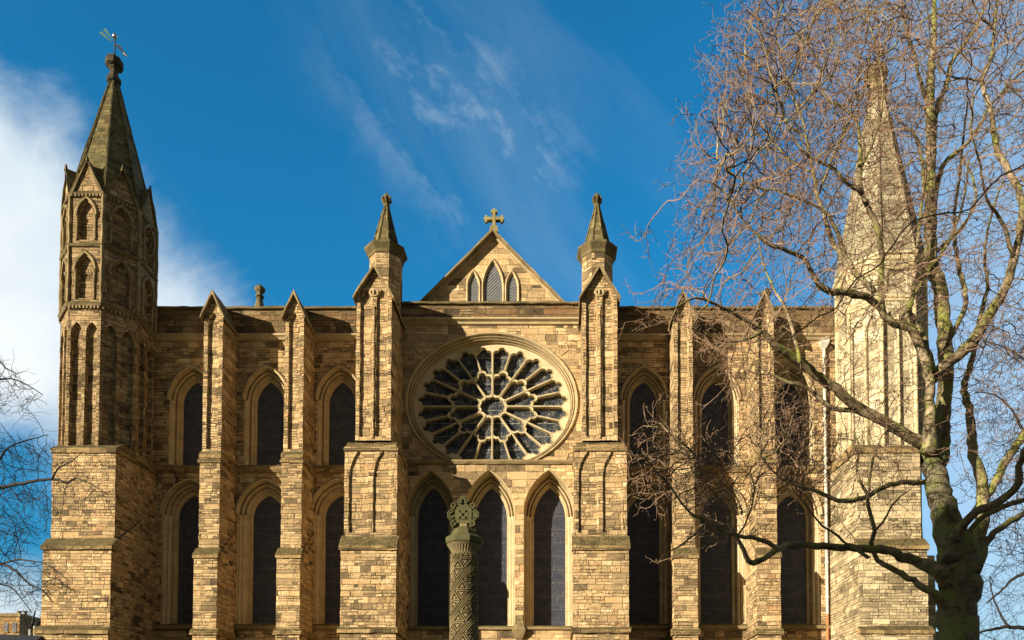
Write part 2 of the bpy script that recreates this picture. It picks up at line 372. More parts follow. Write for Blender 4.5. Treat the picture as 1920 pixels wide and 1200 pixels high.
def arch(cx, a, zs, sp, h, o=0.0, n=9, bot=0.0):
    """pointed arch loop: half width a, sill zs, springing sp, rise h, shrunk by o"""
    Rr = (h*h+a*a)/(2*a); off = Rr-a; r = Rr-o
    hh = math.sqrt(max(r*r-off*off, 1e-4))
    pts = [(cx-(a-o), zs+bot), (cx-(a-o), sp)]
    a1 = math.atan2(hh, off)
    # left arc is centred on the right of the axis
    for k in range(1, n): th = a1*k/n; pts.append((cx+off-r*math.cos(th), sp+r*math.sin(th)))
    pts.append((cx, sp+hh))
    for k in range(n-1, 0, -1): th = a1*k/n; pts.append((cx-off+r*math.cos(th), sp+r*math.sin(th)))
    pts += [(cx+(a-o), sp), (cx+(a-o), zs+bot)]
    return pts
def panel(mb, fr, outer, holes, d=0.0):
    polys = [[Vector((x, y, 0)) for x, y in outer]] + [[Vector((x, y, 0)) for x, y in h] for h in holes]
    flat = [p for l in polys for p in l]; ids = mb.vs([fr(p.x, p.y, d) for p in flat])
    for tri in tessellate_polygon(polys): mb.f.append([ids[k] for k in tri])
def rect(u0, u1, v0, v1): return [(u0, v0), (u1, v0), (u1, v1), (u0, v1)]
def blind(mb, fr, outer, arches, depth):
    """face with recessed arched panels, each arch a tuple for arch()"""
    loops = [arch(*a) for a in arches]
    panel(mb, fr, outer, loops)
    for a in arches:
        l0 = arch(*a); l1 = arch(*a, o=.035)
        l1[0] = (l1[0][0], l0[0][1]+.05); l1[-1] = (l1[-1][0], l0[-1][1]+.05)
        mb.loft([[fr(u, v, 0) for u, v in l0], [fr(u, v, depth) for u, v in l1]])
        mb.poly([fr(u, v, depth) for u, v in l1])

# ================================================================== THE CATHEDRAL
WY = 37.3                      # plane of the bay walls
S = F/WY
XC = wx(922, 700, WY)          # axis of the front
def off(px): return px/S
CATH = empty('cathedral', (XC, WY, 0), 'sandstone gothic cathedral east front with rose window, buttresses and corner towers', 'cathedral')
CH = []                        # parts
def part(mb, name, mat, sub=(), label=None, smooth=False):
    o = mb.build(name, mat, None, smooth)
    if label: o['label'] = label
    for s_ in sub: s_.parent = o
    CH.append(o); return o

ZP, ZSTR, ZMID, ZSILL = wz(578, WY), wz(634, WY), wz(877, WY), wz(1172, WY)
XT = off(685)                  # tower axis
WX0, WX1 = off(201)+.2, off(672)
UP_A, UP_SP, UP_AP, UP_SI = off(42), wz(751, WY), wz(690, WY), wz(873, WY)+.03
LO_A, LO_SP, LO_AP, LO_SI = off(52), wz(966, WY), wz(901, WY), wz(1173, WY)+.03
BAYS = [290, 428.5, 571]
def win_loops(cx, up, o=0.0, bot=0.0):
    return arch(cx, UP_A, UP_SI, UP_SP, UP_AP-UP_SP, o, bot=bot) if up else arch(cx, LO_A, LO_SI, LO_SP, LO_AP-LO_SP, o, bot=bot)

for sgn in (-1, 1):
    mb = MB(); x0, x1 = sorted((XC+sgn*WX0, XC+sgn*WX1))
    holes = []
    for b_ in BAYS:
        holes += [win_loops(XC+sgn*off(b_), True), win_loops(XC+sgn*off(b_), False)]
    panel(mb, FRONT(WY), rect(x0, x1, 0, ZSTR), holes)
    part(mb, 'bay_wall', 'wall')
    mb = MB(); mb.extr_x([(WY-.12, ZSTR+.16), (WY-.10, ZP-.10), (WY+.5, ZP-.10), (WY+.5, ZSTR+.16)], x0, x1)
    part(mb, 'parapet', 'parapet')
    mb = MB(); mb.extr_x([(WY-.24, ZP-.14), (WY-.24, ZP-.03), (WY+.2, ZP+.02), (WY+.62, ZP-.03), (WY+.62, ZP-.14)], x0, x1)
    part(mb, 'coping', 'mossy')
    mb = MB(); mb.extr_x([(WY+.02, ZSTR-.14), (WY-.08, ZSTR-.12), (WY-.14, ZSTR-.02), (WY-.24, ZSTR+.04), (WY-.24, ZSTR+.12), (WY+.02, ZSTR+.2)], x0, x1)
    part(mb, 'cornice', 'dress')
    mb = MB(); mb.extr_x([(WY+.02, ZMID-.30), (WY-.10, ZMID-.26), (WY-.22, ZMID-.12), (WY-.22, ZMID-.02), (WY+.02, ZMID+.13)], x0, x1)
    part(mb, 'string_course', 'ledge')
    mb = MB(); mb.extr_x([(WY+.02, ZSILL-.26), (WY-.20, ZSILL-.20), (WY-.25, ZSILL-.06), (WY+.02, ZSILL+.06)], x0, x1)
    part(mb, 'string_course', 'dressold')

def hood(mb, fr, cx, up=None, prm=None, w0=.0, w1=.13, pr=.10):
    """projecting drip moulding over an arch; from springing to springing"""
    a, sp, h = prm
    def lp(o): return arch(cx, a, 0, sp, h, o, n=12)[1:-1]
    pr_ = [(-w0, 0.02), (-w0, -pr), (-(w0+w1)*.5, -pr*1.15), (-w1, -pr*.45), (-w1, .02)]
    mb.loft([[fr(u, v, d) for u, v in lp(o)] for o, d in pr_], close=False)

def lancet(cx, up, fr, shafts, label=None, ferr=False):
    if up: a, si, sp, ap = UP_A, UP_SI, UP_SP, UP_AP
    else: a, si, sp, ap = LO_A, LO_SI, LO_SP, LO_AP
    tot = .455 if up else .60
    D = .54
    prof = [(0, 0, 0), (.03, .08, .0), (.045, .22, 0), (.10, .23, .02), (.11, .11, .02), (.145, .09, .03), (.18, .13, .03), (.19, .29, .05), (.245, .31, .05), (.255, .22, .05), (.29, .20, .06), (.32, .25, .07), (.33, .40, .09), (tot-.05, .42, .1), (tot-.03, .43, .12), (tot, D, .16)]
    if not up: prof = [(o*1.25 if o < tot-.1 else o, d, b) for o, d, b in prof]
    mb = MB()
    mb.loft([[fr(u, v, d) for u, v in arch(cx, a, si, sp, ap-sp, o, bot=b)] for o, d, b in prof])
    hood(mb, fr, cx, prm=(a, sp, ap-sp), w0=.0, w1=.15, pr=.11)
    sub = []
    g_ = MB(); g_.poly([fr(u, v, D-.01) for u, v in arch(cx, a-.001, si, sp, ap-sp, tot-.02, bot=.1)]); sub.append(g_.build('glass', 'glass'))
    for side in (-1, 1):
        for j in range(shafts):
            o = (.075 if j == 0 else .222) * (1 if up else 1.25); dd = .13 if j == 0 else .225
            x = cx+side*(a-o)
            s_ = MB(); s_.tube([fr(x, si+.16, dd), fr(x, sp-.17, dd)], .062 if up else .07, 10)
            s_.tube([fr(x, sp-.18, dd), fr(x, sp-.10, dd), fr(x, sp-.03, dd), fr(x, sp+.02, dd)], [.066, .075, .115, .12], 10)
            s_.tube([fr(x, si+.03, dd), fr(x, si+.1, dd), fr(x, si+.17, dd)], [.12, .11, .07], 10)
            sub.append(s_.build('nook_shaft', 'shaft', smooth=False))
    if ferr:   # iron framework of circles, as the leftmost lower window
        f_ = MB(); gy = D-.05; r = .50
        zc = sp-.05
        for k in range(6):
            z = zc-k*1.17*1.0
            if z-r < si+.1: break
            f_.tube([fr(cx+.02+r*math.cos(q*.2618), z+r*.86*math.sin(q*.2618), gy) for q in range(25)], .016, 5, False)
        for x in (-.62, .62): f_.tube([fr(cx+x, si+.2, gy), fr(cx+x, sp, gy)], .014, 5)
        for k in range(9): f_.tube([fr(cx-.72, si+.5+k*.62, gy), fr(cx-.58, si+.5+k*.62, gy)], .012, 5)
        f_.tube([fr(cx-.5, sp+.35, gy), fr(cx-.2, sp+.65, gy), fr(cx, sp+1.0, gy), fr(cx+.2, sp+.65, gy), fr(cx+.5, sp+.35, gy)], .016, 5)
        sub.append(f_.build('iron_frame', 'ferr'))
    return part(mb, 'lancet_window', 'dress', sub, label)

FW = FRONT(WY)
for sgn in (-1, 1):
    for i, b_ in enumerate(BAYS):
        lancet(XC+sgn*off(b_), True, FW, 1)
        lancet(XC+sgn*off(b_), False, FW, 2, ferr=(sgn == -1 and i == 2), label='lower lancet window with an iron frame of circles' if (sgn == -1 and i == 2) else None)

# ---- relieving arch of rough wedge stones above the lower lancets
def voussoirs(mb, fr, cx, a, sp, h, w=.34, n=9, pr=.012, skip=0):
    la = arch(cx, a, 0, sp, h, 0, n=n)[1:-1]; lb = arch(cx, a, 0, sp, h, -w, n=n)[1:-1]
    for k in range(len(la)-1):
        p, q, r_, s_ = [Vector((*x, 0)) for x in (la[k], la[k+1], lb[k+1], lb[k])]
        c = (p+q+r_+s_)/4; pts = [c+(x-c)*.94 for x in (p, q, r_, s_)]; e = pr+random.uniform(-.004, .012)
        jit = random.uniform(.0, .12)
        pts[2] += (pts[2]-pts[1])*jit; pts[3] += (pts[3]-pts[0])*jit
        mb.loft([[fr(x.x, x.y, .02) for x in pts], [fr(x.x, x.y, -e) for x in pts]], True, False, True)
for sgn in (-1, 1):
    for b_ in BAYS:
        mb = MB(); voussoirs(mb, FW, XC+sgn*off(b_), LO_A+.16, LO_SP, LO_AP-LO_SP+.12, .30)
        part(mb, 'relieving_arch', 'wall')

def rakes(mb, c, zt, hw, ze, y0, y1, th):
    """pair of sloping coping slabs meeting at the ridge"""
    k = th*math.hypot(hw, zt-ze)/hw
    pr = [(c-hw, ze), (c, zt), (c+hw, ze), (c+hw-.02, ze-th*.9), (c, zt-k), (c-hw+.02, ze-th*.9)]
    a = [mb.vs([(x, y, z) for x, z in pr]) for y in (y0, y1)]
    for q in range(6): mb.f.append([a[0][q], a[0][(q+1) % 6], a[1][(q+1) % 6], a[1][q]])
    for e in a:
        mb.f.append([e[0], e[1], e[4], e[5]]); mb.f.append([e[1], e[2], e[3], e[4]])
# ---- slender stepped buttresses
BY = 35.67
def buttress(sgn, pos):
    c = XC+sgn*off(pos); hw = .46
    ztop, zev = wz(547, BY), wz(592, BY)
    zo1, zo2, zo3 = wz(848, BY), wz(1028, BY-.25), wz(1181, BY-.3)
    mb = MB()
    # upper stage: front with a blind lancet, flanks, gabled roof running back to the parapet
    fr = FRONT(BY)
    apx = ztop-.30
    u0, u1 = c-hw, c+hw
    aw = .27
    outer = [(u0, zo1), (u1, zo1), (u1, zev), (c, apx), (u0, zev)]
    blind(mb, fr, outer, [(c, aw, zo1+.16, zev-.45, .62)], .13)
    for u in (u0, u1): mb.poly([(u, BY, zo1), (u, WY+.1, zo1), (u, WY+.1, zev), (u, BY, zev)])
    # lower stages
    b1, hw1 = BY-.14, hw+.03
    def stage(y, hw_, z0, z1, back=WY+.05): mb.box(c-hw_, c+hw_, y, back, z0, z1)
    mb.extr_x([(b1, zo2-.3), (b1, zo1-.30), (BY-.02, zo1-.22), (WY+.05, zo1-.22), (WY+.05, zo2-.3)], c-hw1, c+hw1)
    b2, hw2 = BY-.42, hw+.10
    mb.extr_x([(b2, 0), (b2, zo2-.34), (WY+.03, zo2+1.35), (WY+.03, 0)], c-hw2, c+hw2)
    caps = []                                                    # weathered set-offs
    def cap(prof, a, b_):
        m_ = MB(); m_.extr_x(prof, a, b_); caps.append(m_.build('set_off', 'ledge'))
    def setoff(y, z, hh, hw_, pr=.07, upto=.12):
        cap([(y-pr, z-hh), (y-pr, z-hh*.45), (y+upto, z+hh*.25), (WY-.02, z+hh*.25), (WY-.02, z-hh)], c-hw_-pr, c+hw_+pr)
    setoff(b1, zo1-.05, .28, hw1-.02, .05, .10)
    setoff(b1, zo1-.36, .22, hw1-.01, .08, .06)
    cap([(b2-.08, zo2-.52), (b2-.08, zo2-.34), (b1-.003, zo2+.04), (b1-.003, zo2-.52)], c-hw2-.05, c+hw2+.05)
    cap([(b2-.12, zo3-.25), (b2-.12, zo3-.10), (b2+.02, zo3+.05), (WY-.2, zo3+.05), (WY-.2, zo3-.25)], c-hw2-.10, c+hw2+.10)
    # gabled cap with raking copings
    gb = MB(); rakes(gb, c, ztop, hw+.13, zev-.16, BY-.22, WY+.02, .085)
    sub = caps+[gb.build('gable_cap', 'dressold')]
    return part(mb, 'buttress', 'butt', sub)
for sgn in (-1, 1):
    for pos in (355, 503): buttress(sgn, pos)

# ---- great piers flanking the rose, with octagonal spirelets
PY1 = 34.75
def pier(sgn):
    c = XC+sgn*off(201); hw = off(67/2)*PY1/WY
    zev, ztop, zb = wz(556, PY1), wz(499, PY1), wz(826, PY1)
    mb = MB(); fr = FRONT(PY1); u0, u1 = c-hw, c+hw
    pw = hw*.40
    blind(mb, fr, [(u0, zb), (u1, zb), (u1, zev), (c, ztop-.25), (u0, zev)],
          [(c-hw*.47, pw*.80, zb+.18, zev-.22, .55), (c+hw*.45, pw*.80, zb+.18, zev-.22, .55)], .12)
    for u in (u0, u1): mb.poly([(u, PY1, zb), (u, WY+.1, zb), (u, WY+.1, zev), (u, PY1, zev)])
    mb.tube([fr(c, zb+.1, -.01), fr(c, zev-.5, -.01)], .055, 8)
    y2 = PY1-.35; hw2 = 50/F*y2; z2 = wz(1010, y2)
    z1 = wz(838, y2)
    fr2 = FRONT(y2)
    blind(mb, fr2, rect(c-hw2, c+hw2, z2-.2, z1), [(c-hw2*.46, hw2*.37, z2+.28, z1-1.40, 1.22), (c+hw2*.46, hw2*.37, z2+.28, z1-1.40, 1.22)], .10)
    for u in (c-hw2, c+hw2): mb.poly([(u, y2, z2-.2), (u, WY+.1, z2-.2), (u, WY+.1, z1), (u, y2, z1)])
    y3 = PY1-.65; hw3 = 52.5/F*y3
    mb.extr_x([(y3, 0), (y3, z2-.45), (WY, z2+1.1), (WY, 0)], c-hw3, c+hw3)
    caps = []
    def cap(prof, a, b_):
        m_ = MB(); m_.extr_x(prof, a, b_); caps.append(m_.build('set_off', 'ledge'))
    def so(y, z, hh, hw_, pr, back, upto=.2): cap([(y-pr, z-hh), (y-pr, z-hh*.5), (y+upto, z+hh*.15), (back, z+hh*.15), (back, z-hh)], c-hw_-pr, c+hw_+pr)
    so(y2, z1+.03, .24, hw2-.02, .06, WY-.2, .1); so(y2+.10, z1+.26, .24, hw2-.13, .06, WY-.2, .10)
    cap([(y3-.10, z2-.62), (y3-.10, z2-.42), (y2-.005, z2+.12), (y2-.005, z2-.62)], c-hw3-.06, c+hw3+.06)
    z3 = wz(1178, y3)
    cap([(y3-.12, z3-.22), (y3-.12, z3-.06), (y3+.02, z3+.08), (WY-.3, z3+.08), (WY-.3, z3-.22)], c-hw3-.10, c+hw3+.10)
    gb = MB(); rakes(gb, c, ztop, hw+.15, zev-.14, PY1-.25, WY-.05, .095)
    # little carved head between the blind lancets
    cv = MB(); zc = zev+.18
    cv.tube([fr(c+.19*math.cos(q), zc+.15*math.sin(q), -.02) for q in [k*2*math.pi/12 for k in range(13)]], .05, 6, False)
    cv.tube([fr(c-.02, zc+.14, -.04), fr(c-.02, zc-.12, -.06)], [.05, .07], 6)
    # octagonal turret and spire
    YT = WY-.25; ct = (c, YT); k8 = 1/math.cos(math.pi/8); rot = math.pi/8
    zt0, zt1 = wz(620, YT), wz(478, YT)
    rr = 29/F*YT*k8
    mb.ring(ct, [(rr, zt0), (rr, zt1)], 8, rot)
    cor = MB(); cor.ring(ct, [(rr*.98, zt1-.42), (rr*1.06, zt1-.36), (rr*1.08, zt1-.22), (rr*1.30, zt1+.02), (rr*1.30, zt1+.12), (rr*.92, zt1+.30), (rr*.8, zt1+.32)], 8, rot, True, True)
    sp = MB(); za = wz(388, YT); rs = rr*.83
    sp.ring(ct, [(rs, zt1+.25), (.11, za)], 8, rot, True, True)
    for k in range(8):
        th = rot+2*math.pi*k/8
        sp.tube([(c+rs*math.sin(th), YT-rs*math.cos(th), zt1+.25), (c+.11*math.sin(th), YT-.11*math.cos(th), za)], [.055, .04], 5)
    fi = MB(); zf = wz(362, YT); hz = zf-za
    fi.ring(ct, [(.13, za-.05), (.17, za), (.17, za+.05), (.11, za+.1), (.10, za+hz*.3)], 8, rot, True, True)
    for k in range(6):
        th = 2*math.pi*k/6
        p = [(c+r_*math.sin(th), YT-r_*math.cos(th), za+hz*h_) for r_, h_ in ((.06, .22), (.15, .32), (.23, .5), (.20, .64), (.12, .52))]
        fi.tube(p, [.05, .065, .08, .075, .04], 6)
    fi.tube([(c, YT, za+hz*.3), (c, YT, za+hz*.6), (c, YT, za+hz*.85), (c, YT, zf)], [.12, .17, .14, .04], 8)
    sub = caps+[gb.build('gable_cap', 'dressold'), cv.build('carved_head', 'dress'),
           cor.build('cornice', 'mossy'), sp.build('spirelet', 'spire'), fi.build('finial', 'mossy')]
    return part(mb, 'pier', 'pier', sub)
pier(-1); pier(1)

# ---- centre: rose storey
RY = WY
zc_ = wz(753, RY); xr, zr = off(160), off(160)*.81
def ell(o, n=96, sh=1.0): return [(XC+(xr-o)*math.cos(2*math.pi*k/n), zc_+(zr-o*.85)*math.sin(2*math.pi*k/n)) for k in range(n)]
CZ0, CZ1, CZ2 = wz(884, RY), wz(604, RY), wz(570, RY)
hx = off(201)
mb = MB(); panel(mb, FRONT(RY), rect(XC-hx, XC+hx, CZ0, CZ1), [ell(0)])
part(mb, 'rose_wall', 'gable')
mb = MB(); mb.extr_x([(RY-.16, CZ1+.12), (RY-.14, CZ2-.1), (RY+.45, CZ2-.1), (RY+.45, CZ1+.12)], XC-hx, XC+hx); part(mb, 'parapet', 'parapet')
mb = MB(); mb.extr_x([(RY-.28, CZ2-.13), (RY-.28, CZ2-.03), (RY+.1, CZ2+.02), (RY+.55, CZ2-.03), (RY+.55, CZ2-.13)], XC-hx, XC+hx); part(mb, 'coping', 'mossy')
mb = MB(); mb.extr_x([(RY+.02, CZ1-.17), (RY-.10, CZ1-.15), (RY-.13, CZ1-.05), (RY-.28, CZ1+.02), (RY-.28, CZ1+.1), (RY+.02, CZ1+.2)], XC-hx, XC+hx); part(mb, 'cornice', 'dress')

mb = MB(); fr = FRONT(RY)
prof = [(-.16, .03), (-.16, -.05), (-.10, -.11), (-.03, -.09), (0, 0), (.03, .10), (.045, .12), (.05, .03), (.085, .01), (.115, .05), (.12, .20), (.15, .21), (.155, .12), (.185, .11), (.205, .15), (.21, .30), (.24, .31), (.245, .26), (.265, .27), (.275, .41), (.31, .45)]
mb.loft([[fr(u, v, d) for u, v in ell(o)] for o, d in prof])
# tracery
TD = .42
rx, rz = off(139)*1.055, off(139)*1.055*.805
ctz = wz(762, RY+TD)
def trefoil(s):
    best = 0
    for s0, c0, r0 in ((0, .42, .42), (-.55, -.05, .45), (.55, -.05, .45)):
        q = r0*r0-(s-s0)**2
        if q > 0: best = max(best, c0+math.sqrt(q))
    return best
def pol(r, th): return (XC+rx*r*math.sin(th), ctz+rz*r*math.cos(th))
def petal(th0, half, r_in, r_out, bar):
    """opening between two bars; r_in(th) inner edge, trefoil head at r_out"""
    top, bot = [], []
    hw_o = half*r_out; hwid = half-bar/r_out
    arcs = [((-.55, -.05), .45, 180, 73, 10), ((0, .42), .42, 185, -5, 16), ((.55, -.05), .45, 107, 0, 10)]
    for (cx_, cy_), r_, a0, a1, n in arcs:
        for k in range(n+1):
            a = R(a0+(a1-a0)*k/n); s_ = max(-1, min(1, cx_+r_*math.cos(a))); y_ = cy_+r_*math.sin(a)
            top.append(pol(r_out-hw_o*.84+hw_o*y_, th0+s_*hwid))
    m_ = 36
    for k in range(m_+1):
        s = 1-2*k/m_; r_ = r_in(th0)
        hwid = (half-bar/max(r_, .05)); th = th0+s*hwid
        bot.append(pol(r_in(th), th))
    return top+bot
HUB = .172
def hub_r(th): return HUB*(1+.09*abs(math.cos(6*th)))
inner_half = math.pi/12*1.0
def in_out(th):
    k = math.floor(th/(math.pi/6)); c = (k+.5)*math.pi/6; s = (th-c)/(math.pi/12)
    ro = .575; hw_o = inner_half*ro
    if abs(s) > .9: return ro-hw_o*.84+hw_o*.20
    return ro-hw_o*.84+hw_o*trefoil(max(-.98, min(.98, s*.98)))
HUBH = lambda th: hub_r(th)*.88
holes = [[pol(HUBH(k*2*math.pi/72), k*2*math.pi/72) for k in range(72)]]
tr = MB()
for k in range(12):                                              # the disc is cut sector by sector along the spokes
    t0, t1 = k*math.pi/6, (k+1)*math.pi/6
    hs = [petal((t0+t1)/2, math.pi/12, lambda q: hub_r(q)*1.05, .578, .0105)]
    for q in (.25, .75): hs.append(petal(t0+q*(t1-t0), math.pi/24, lambda q_: in_out(q_)+.030, .988, .0095))
    outer_s = [pol(HUBH(t0+(t1-t0)*q/6), t0+(t1-t0)*q/6) for q in range(7)]+[pol(1.04, t1-(t1-t0)*q/8) for q in range(9)]
    panel(tr, FRONT(RY), outer_s, hs, TD)
    holes += hs
outer = [pol(1.05, k*2*math.pi/96) for k in range(96)]
for h in holes: tr.loft([[fr(u, v, TD) for u, v in h], [fr(u, v, TD+.30) for u, v in h]])
# raised roll on every bar and round every opening
for h in holes:
    c_ = Vector((sum(p[0] for p in h)/len(h), 0, sum(p[1] for p in h)/len(h)))
    pts = [fr(XC+(u-XC), v, TD-.012) for u, v in h]; pts.append(pts[0])
    tr.tube(pts, .012, 5, False)
for k in range(24):
    th = k*math.pi/12; r0 = HUB*1.0 if k % 2 == 0 else .60
    tr.tube([fr(*pol(r0, th), TD-.02), fr(*pol(.90, th), TD-.02)], .021, 6)
gl = MB(); gl.poly([fr(u, v, TD+.27) for u, v in outer])
gb = MB()
for k in range(24):                                             # saddle bars and lead circles on the glass
    th = (k+.5)*math.pi/12
    for r_ in (.70, .84):
        gb.tube([fr(*pol(r_, th+q*math.pi/24*.85), TD+.25) for q in (-1, 0, 1)], .010, 4)
    gb.tube([fr(pol(.77, th)[0]+.19*math.cos(q*.524), pol(.77, th)[1]+.15*math.sin(q*.524), TD+.255) for q in range(13)], .007, 4, False)
    gb.tube([fr(pol(.90, th)[0]+.12*math.cos(q*.524), pol(.90, th)[1]+.10*math.sin(q*.524), TD+.255) for q in range(13)], .006, 4, False)
for k in range(12):
    th = (k+.5)*math.pi/6
    for r_ in (.33, .44): gb.tube([fr(*pol(r_, th+q*math.pi/12*.85), TD+.25) for q in (-1, 0, 1)], .010, 4)
for r_ in (.05, .09, .13): gb.tube([fr(*pol(r_, q*math.pi/12), TD+.25) for q in range(25)], .008, 4, False)
part(mb, 'rose_window', 'dress', [tr.build('tracery', 'tracery'), gl.build('glass', 'roseglass'), gb.build('glazing_bar', 'ferr')])
# carved trefoil nooks in the spandrels
mb = MB()
for sx in (-1, 1):
    for sz in (-1, 1):
        c0 = Vector((XC+sx*off(146), 0, zc_+sz*off(100)))
        for q in range(3):
            a0 = math.atan2(-sz, -sx)+(q-1)*2.1
            pts = [fr(c0.x+.55*r_*math.cos(a0), c0.z+.42*r_*math.sin(a0), -.01) for r_ in (0, .5, 1.0)]
            mb.tube(pts, [.03, .035, .02], 5)
part(mb, 'spandrel_carving', 'dress')

# ---- centre: lower storey with three deep arches, standing a little forward
LY = WY-.36
LZT = wz(866, LY)
frl = FRONT(LY)
A3 = [(wx(806, 960, LY), off(47.5)*LY/WY), (wx(917.5, 960, LY), off(48.5)*LY/WY), (wx(1030, 960, LY), off(48.5)*LY/WY)]
aSP, aAP, aSI = wz(962, LY), wz(881, LY), wz(1174, LY)
mb = MB(); panel(mb, frl, rect(XC-hx, XC+hx, 0, LZT), [arch(c, a, aSI, aSP, aAP-aSP, n=12) for c, a in A3])
mb.poly([(XC-hx, LY, LZT), (XC+hx, LY, LZT), (XC+hx, WY+.1, LZT), (XC-hx, WY+.1, LZT)])
part(mb, 'arcade_wall', 'gable')
mb = MB(); mb.extr_x([(LY+.02, LZT-.16), (LY-.09, LZT-.13), (LY-.17, LZT-.02), (LY-.17, LZT+.05), (LY+.05, LZT+.09), (LY+.3, LZT+.09), (LY+.3, LZT-.16)], XC-hx, XC+hx); part(mb, 'string_course', 'dressold')
mb = MB(); mb.extr_x([(LY+.02, aSI-.22), (LY-.14, aSI-.18), (LY-.18, aSI-.06), (LY+.02, aSI+.02)], XC-hx, XC+hx); part(mb, 'string_course', 'dressold')
for c, a in A3:
    mb = MB()
    pr = [(0, 0, 0), (.03, .03, 0), (.05, .60, .04), (.08, .60, .05), (.09, .78, .06), (.15, .79, .06), (.16, .68, .07), (.20, .66, .08), (.23, .70, .08), (.24, .88, .1), (.30, .89, .1), (.31, .80, .1), (.34, .79, .1), (.36, .95, .12), (.44, .97, .14), (.475, 1.08, .2)]
    mb.loft([[frl(u, v, d) for u, v in arch(c, a, aSI, aSP, aAP-aSP, o, n=12, bot=b)] for o, d, b in pr])
    sub = []
    g_ = MB(); g_.poly([frl(u, v, 1.07) for u, v in arch(c, a, aSI, aSP, aAP-aSP, .455, n=12, bot=.1)]); sub.append(g_.build('glass', 'glass'))
    for side in (-1, 1):
        for o, dd in ((.12, .70), (.27, .81)):
            x = c+side*(a-o)
            s_ = MB(); s_.tube([frl(x, aSI+.2, dd), frl(x, aSP-.2, dd)], .058, 10)
            s_.tube([frl(x, aSP-.21, dd), frl(x, aSP-.12, dd), frl(x, aSP-.04, dd), frl(x, aSP+.01, dd)], [.06, .07, .105, .11], 10)
            s_.tube([frl(x, aSI+.05, dd), frl(x, aSI+.13, dd), frl(x, aSI+.21, dd)], [.11, .10, .065], 10)
            sub.append(s_.build('nook_shaft', 'shaft'))
    part(mb, 'lancet_window', 'dress', sub)
    mb = MB(); voussoirs(mb, frl, c, a, aSP, aAP-aSP, .30, n=8); part(mb, 'arch_stones', 'gable')
# corbels at the foot of the strips between the arches
for c in ((A3[0][0]+A3[1][0])/2, (A3[1][0]+A3[2][0])/2):
    mb = MB(); mb.loft([[(c-w, LY-p, z), (c+w, LY-p, z), (c+w, LY+.05, z), (c-w, LY+.05, z)] for w, p, z in ((.16, .02, aSI+.55), (.17, .12, aSI+.3), (.26, .25, aSI-.05), (.34, .32, aSI-.25), (.2, .2, aSI-.6), (.12, .05, aSI-.8))], True, True, True)
    part(mb, 'corbel', 'dressold')

# ---- gable behind the parapet with three stepped lights and a cross
GY = WY+1.1
gx = wx(925, 567, GY); gap = wz(434, GY); gba = wz(600, GY); gfeet = 131/F*GY
sl = (gap-wz(567, GY))/gfeet
def gz(u): return gap-abs(u)*sl
frg = FRONT(GY); zb = wz(575, GY)
GL = [(gx, off(20.5), wz(540, GY), wz(488, GY)), (gx-off(38.5), off(12.5), wz(540, GY), wz(510, GY)), (gx+off(37.5), off(12.5), wz(540, GY), wz(510, GY))]
mb = MB()
hb = gba-.6
ww = gfeet*1.25
panel(mb, frg, [(gx-ww, gz(ww)), (gx+ww, gz(ww)), (gx, gap)], [arch(c, a, zb-.15, sp, ap-sp) for c, a, sp, ap in GL])
mb.extr_x([(GY+.01, gba-3), (GY+.01, gba-2.9), (GY+.3, gba-2.9), (GY+.3, gba-3)], gx-ww, gx+ww)
sub = []
gc = MB(); gcz = wz(427, GY-.42); rakes(gc, gx-.02, gcz, ww, gcz-ww*sl*.975, GY-.42, GY+.45, .10)
sub.append(gc.build('coping', 'dressold'))
gm = MB(); rakes(gm, gx, gap-.12, ww, gz(ww)-.12, GY-.14, GY+.2, .16); sub.append(gm.build('raking_moulding', 'dress'))
for i, (c, a, sp, ap) in enumerate(GL):
    fr_ = MB()
    fr_.loft([[frg(u, v, d) for u, v in arch(c, a, zb-.15, sp, ap-sp, o)] for o, d in ((-.06, .02), (-.06, -.06), (0, -.11), (.05, -.06), (.07, .03), (.11, .06))])
    fr_.poly([frg(u, v, .055) for u, v in arch(c, a, zb-.15, sp, ap-sp, .10)][:0] or [frg(c, zb-.3, .3), frg(c+.01, zb-.3, .3), frg(c, zb-.29, .3)])
    f_ = fr_.build('window_frame', 'dress'); sub.append(f_)
    g_ = MB(); g_.poly([frg(u, v, .05) for u, v in arch(c, a, zb-.15, sp, ap-sp, .09)]); sub.append(g_.build('lattice_glass', 'mesh'))
    lt = MB(); n_ = 9 if i == 0 else 5
    inside = arch(c, a, zb-.15, sp, ap-sp, .09)
    def inpoly(x, y, P):
        r_ = False
        for q in range(len(P)):
            x1, y1 = P[q]; x2, y2 = P[q-1]
            if (y1 > y) != (y2 > y) and x < (x2-x1)*(y-y1)/(y2-y1)+x1: r_ = not r_
        return r_
    stp = .17
    for d_ in (-1, 1):
        k = -20
        while k < 40:
            run = []
            for j in range(80):
                x = c-a+j*a/40; z = zb-.1+k*stp+d_*(x-c)*.95
                if inpoly(x, z, inside): run.append(frg(x, z, .035))
            if len(run) > 3: lt.tube([run[0], run[-1]], .014, 4)
            k += 1
    sub.append(lt.build('lattice', 'ferr'))
cr = MB(); zt = wz(398, GY); z0 = gap+.05; cz = wz(412, GY); arm = off(15.5); b_ = .075
gx2 = gx+off(1)
cr.box(gx2-b_, gx2+b_, GY-.13, GY+.13, z0-.1, zt)
cr.box(gx2-arm, gx2-b_, GY-.12, GY+.12, cz-b_, cz+b_); cr.box(gx2+b_, gx2+arm, GY-.12, GY+.12, cz-b_, cz+b_)
for dx, dz in ((-arm, 0), (arm, 0)):
    for q in (-1, 0, 1): cr.tube([(gx2+dx+(.06 if q == 0 else 0)*math.copysign(1, dx), GY-.11, cz+q*.12), (gx2+dx+(.06 if q == 0 else 0)*math.copysign(1, dx), GY+.11, cz+q*.10)], .07, 8)
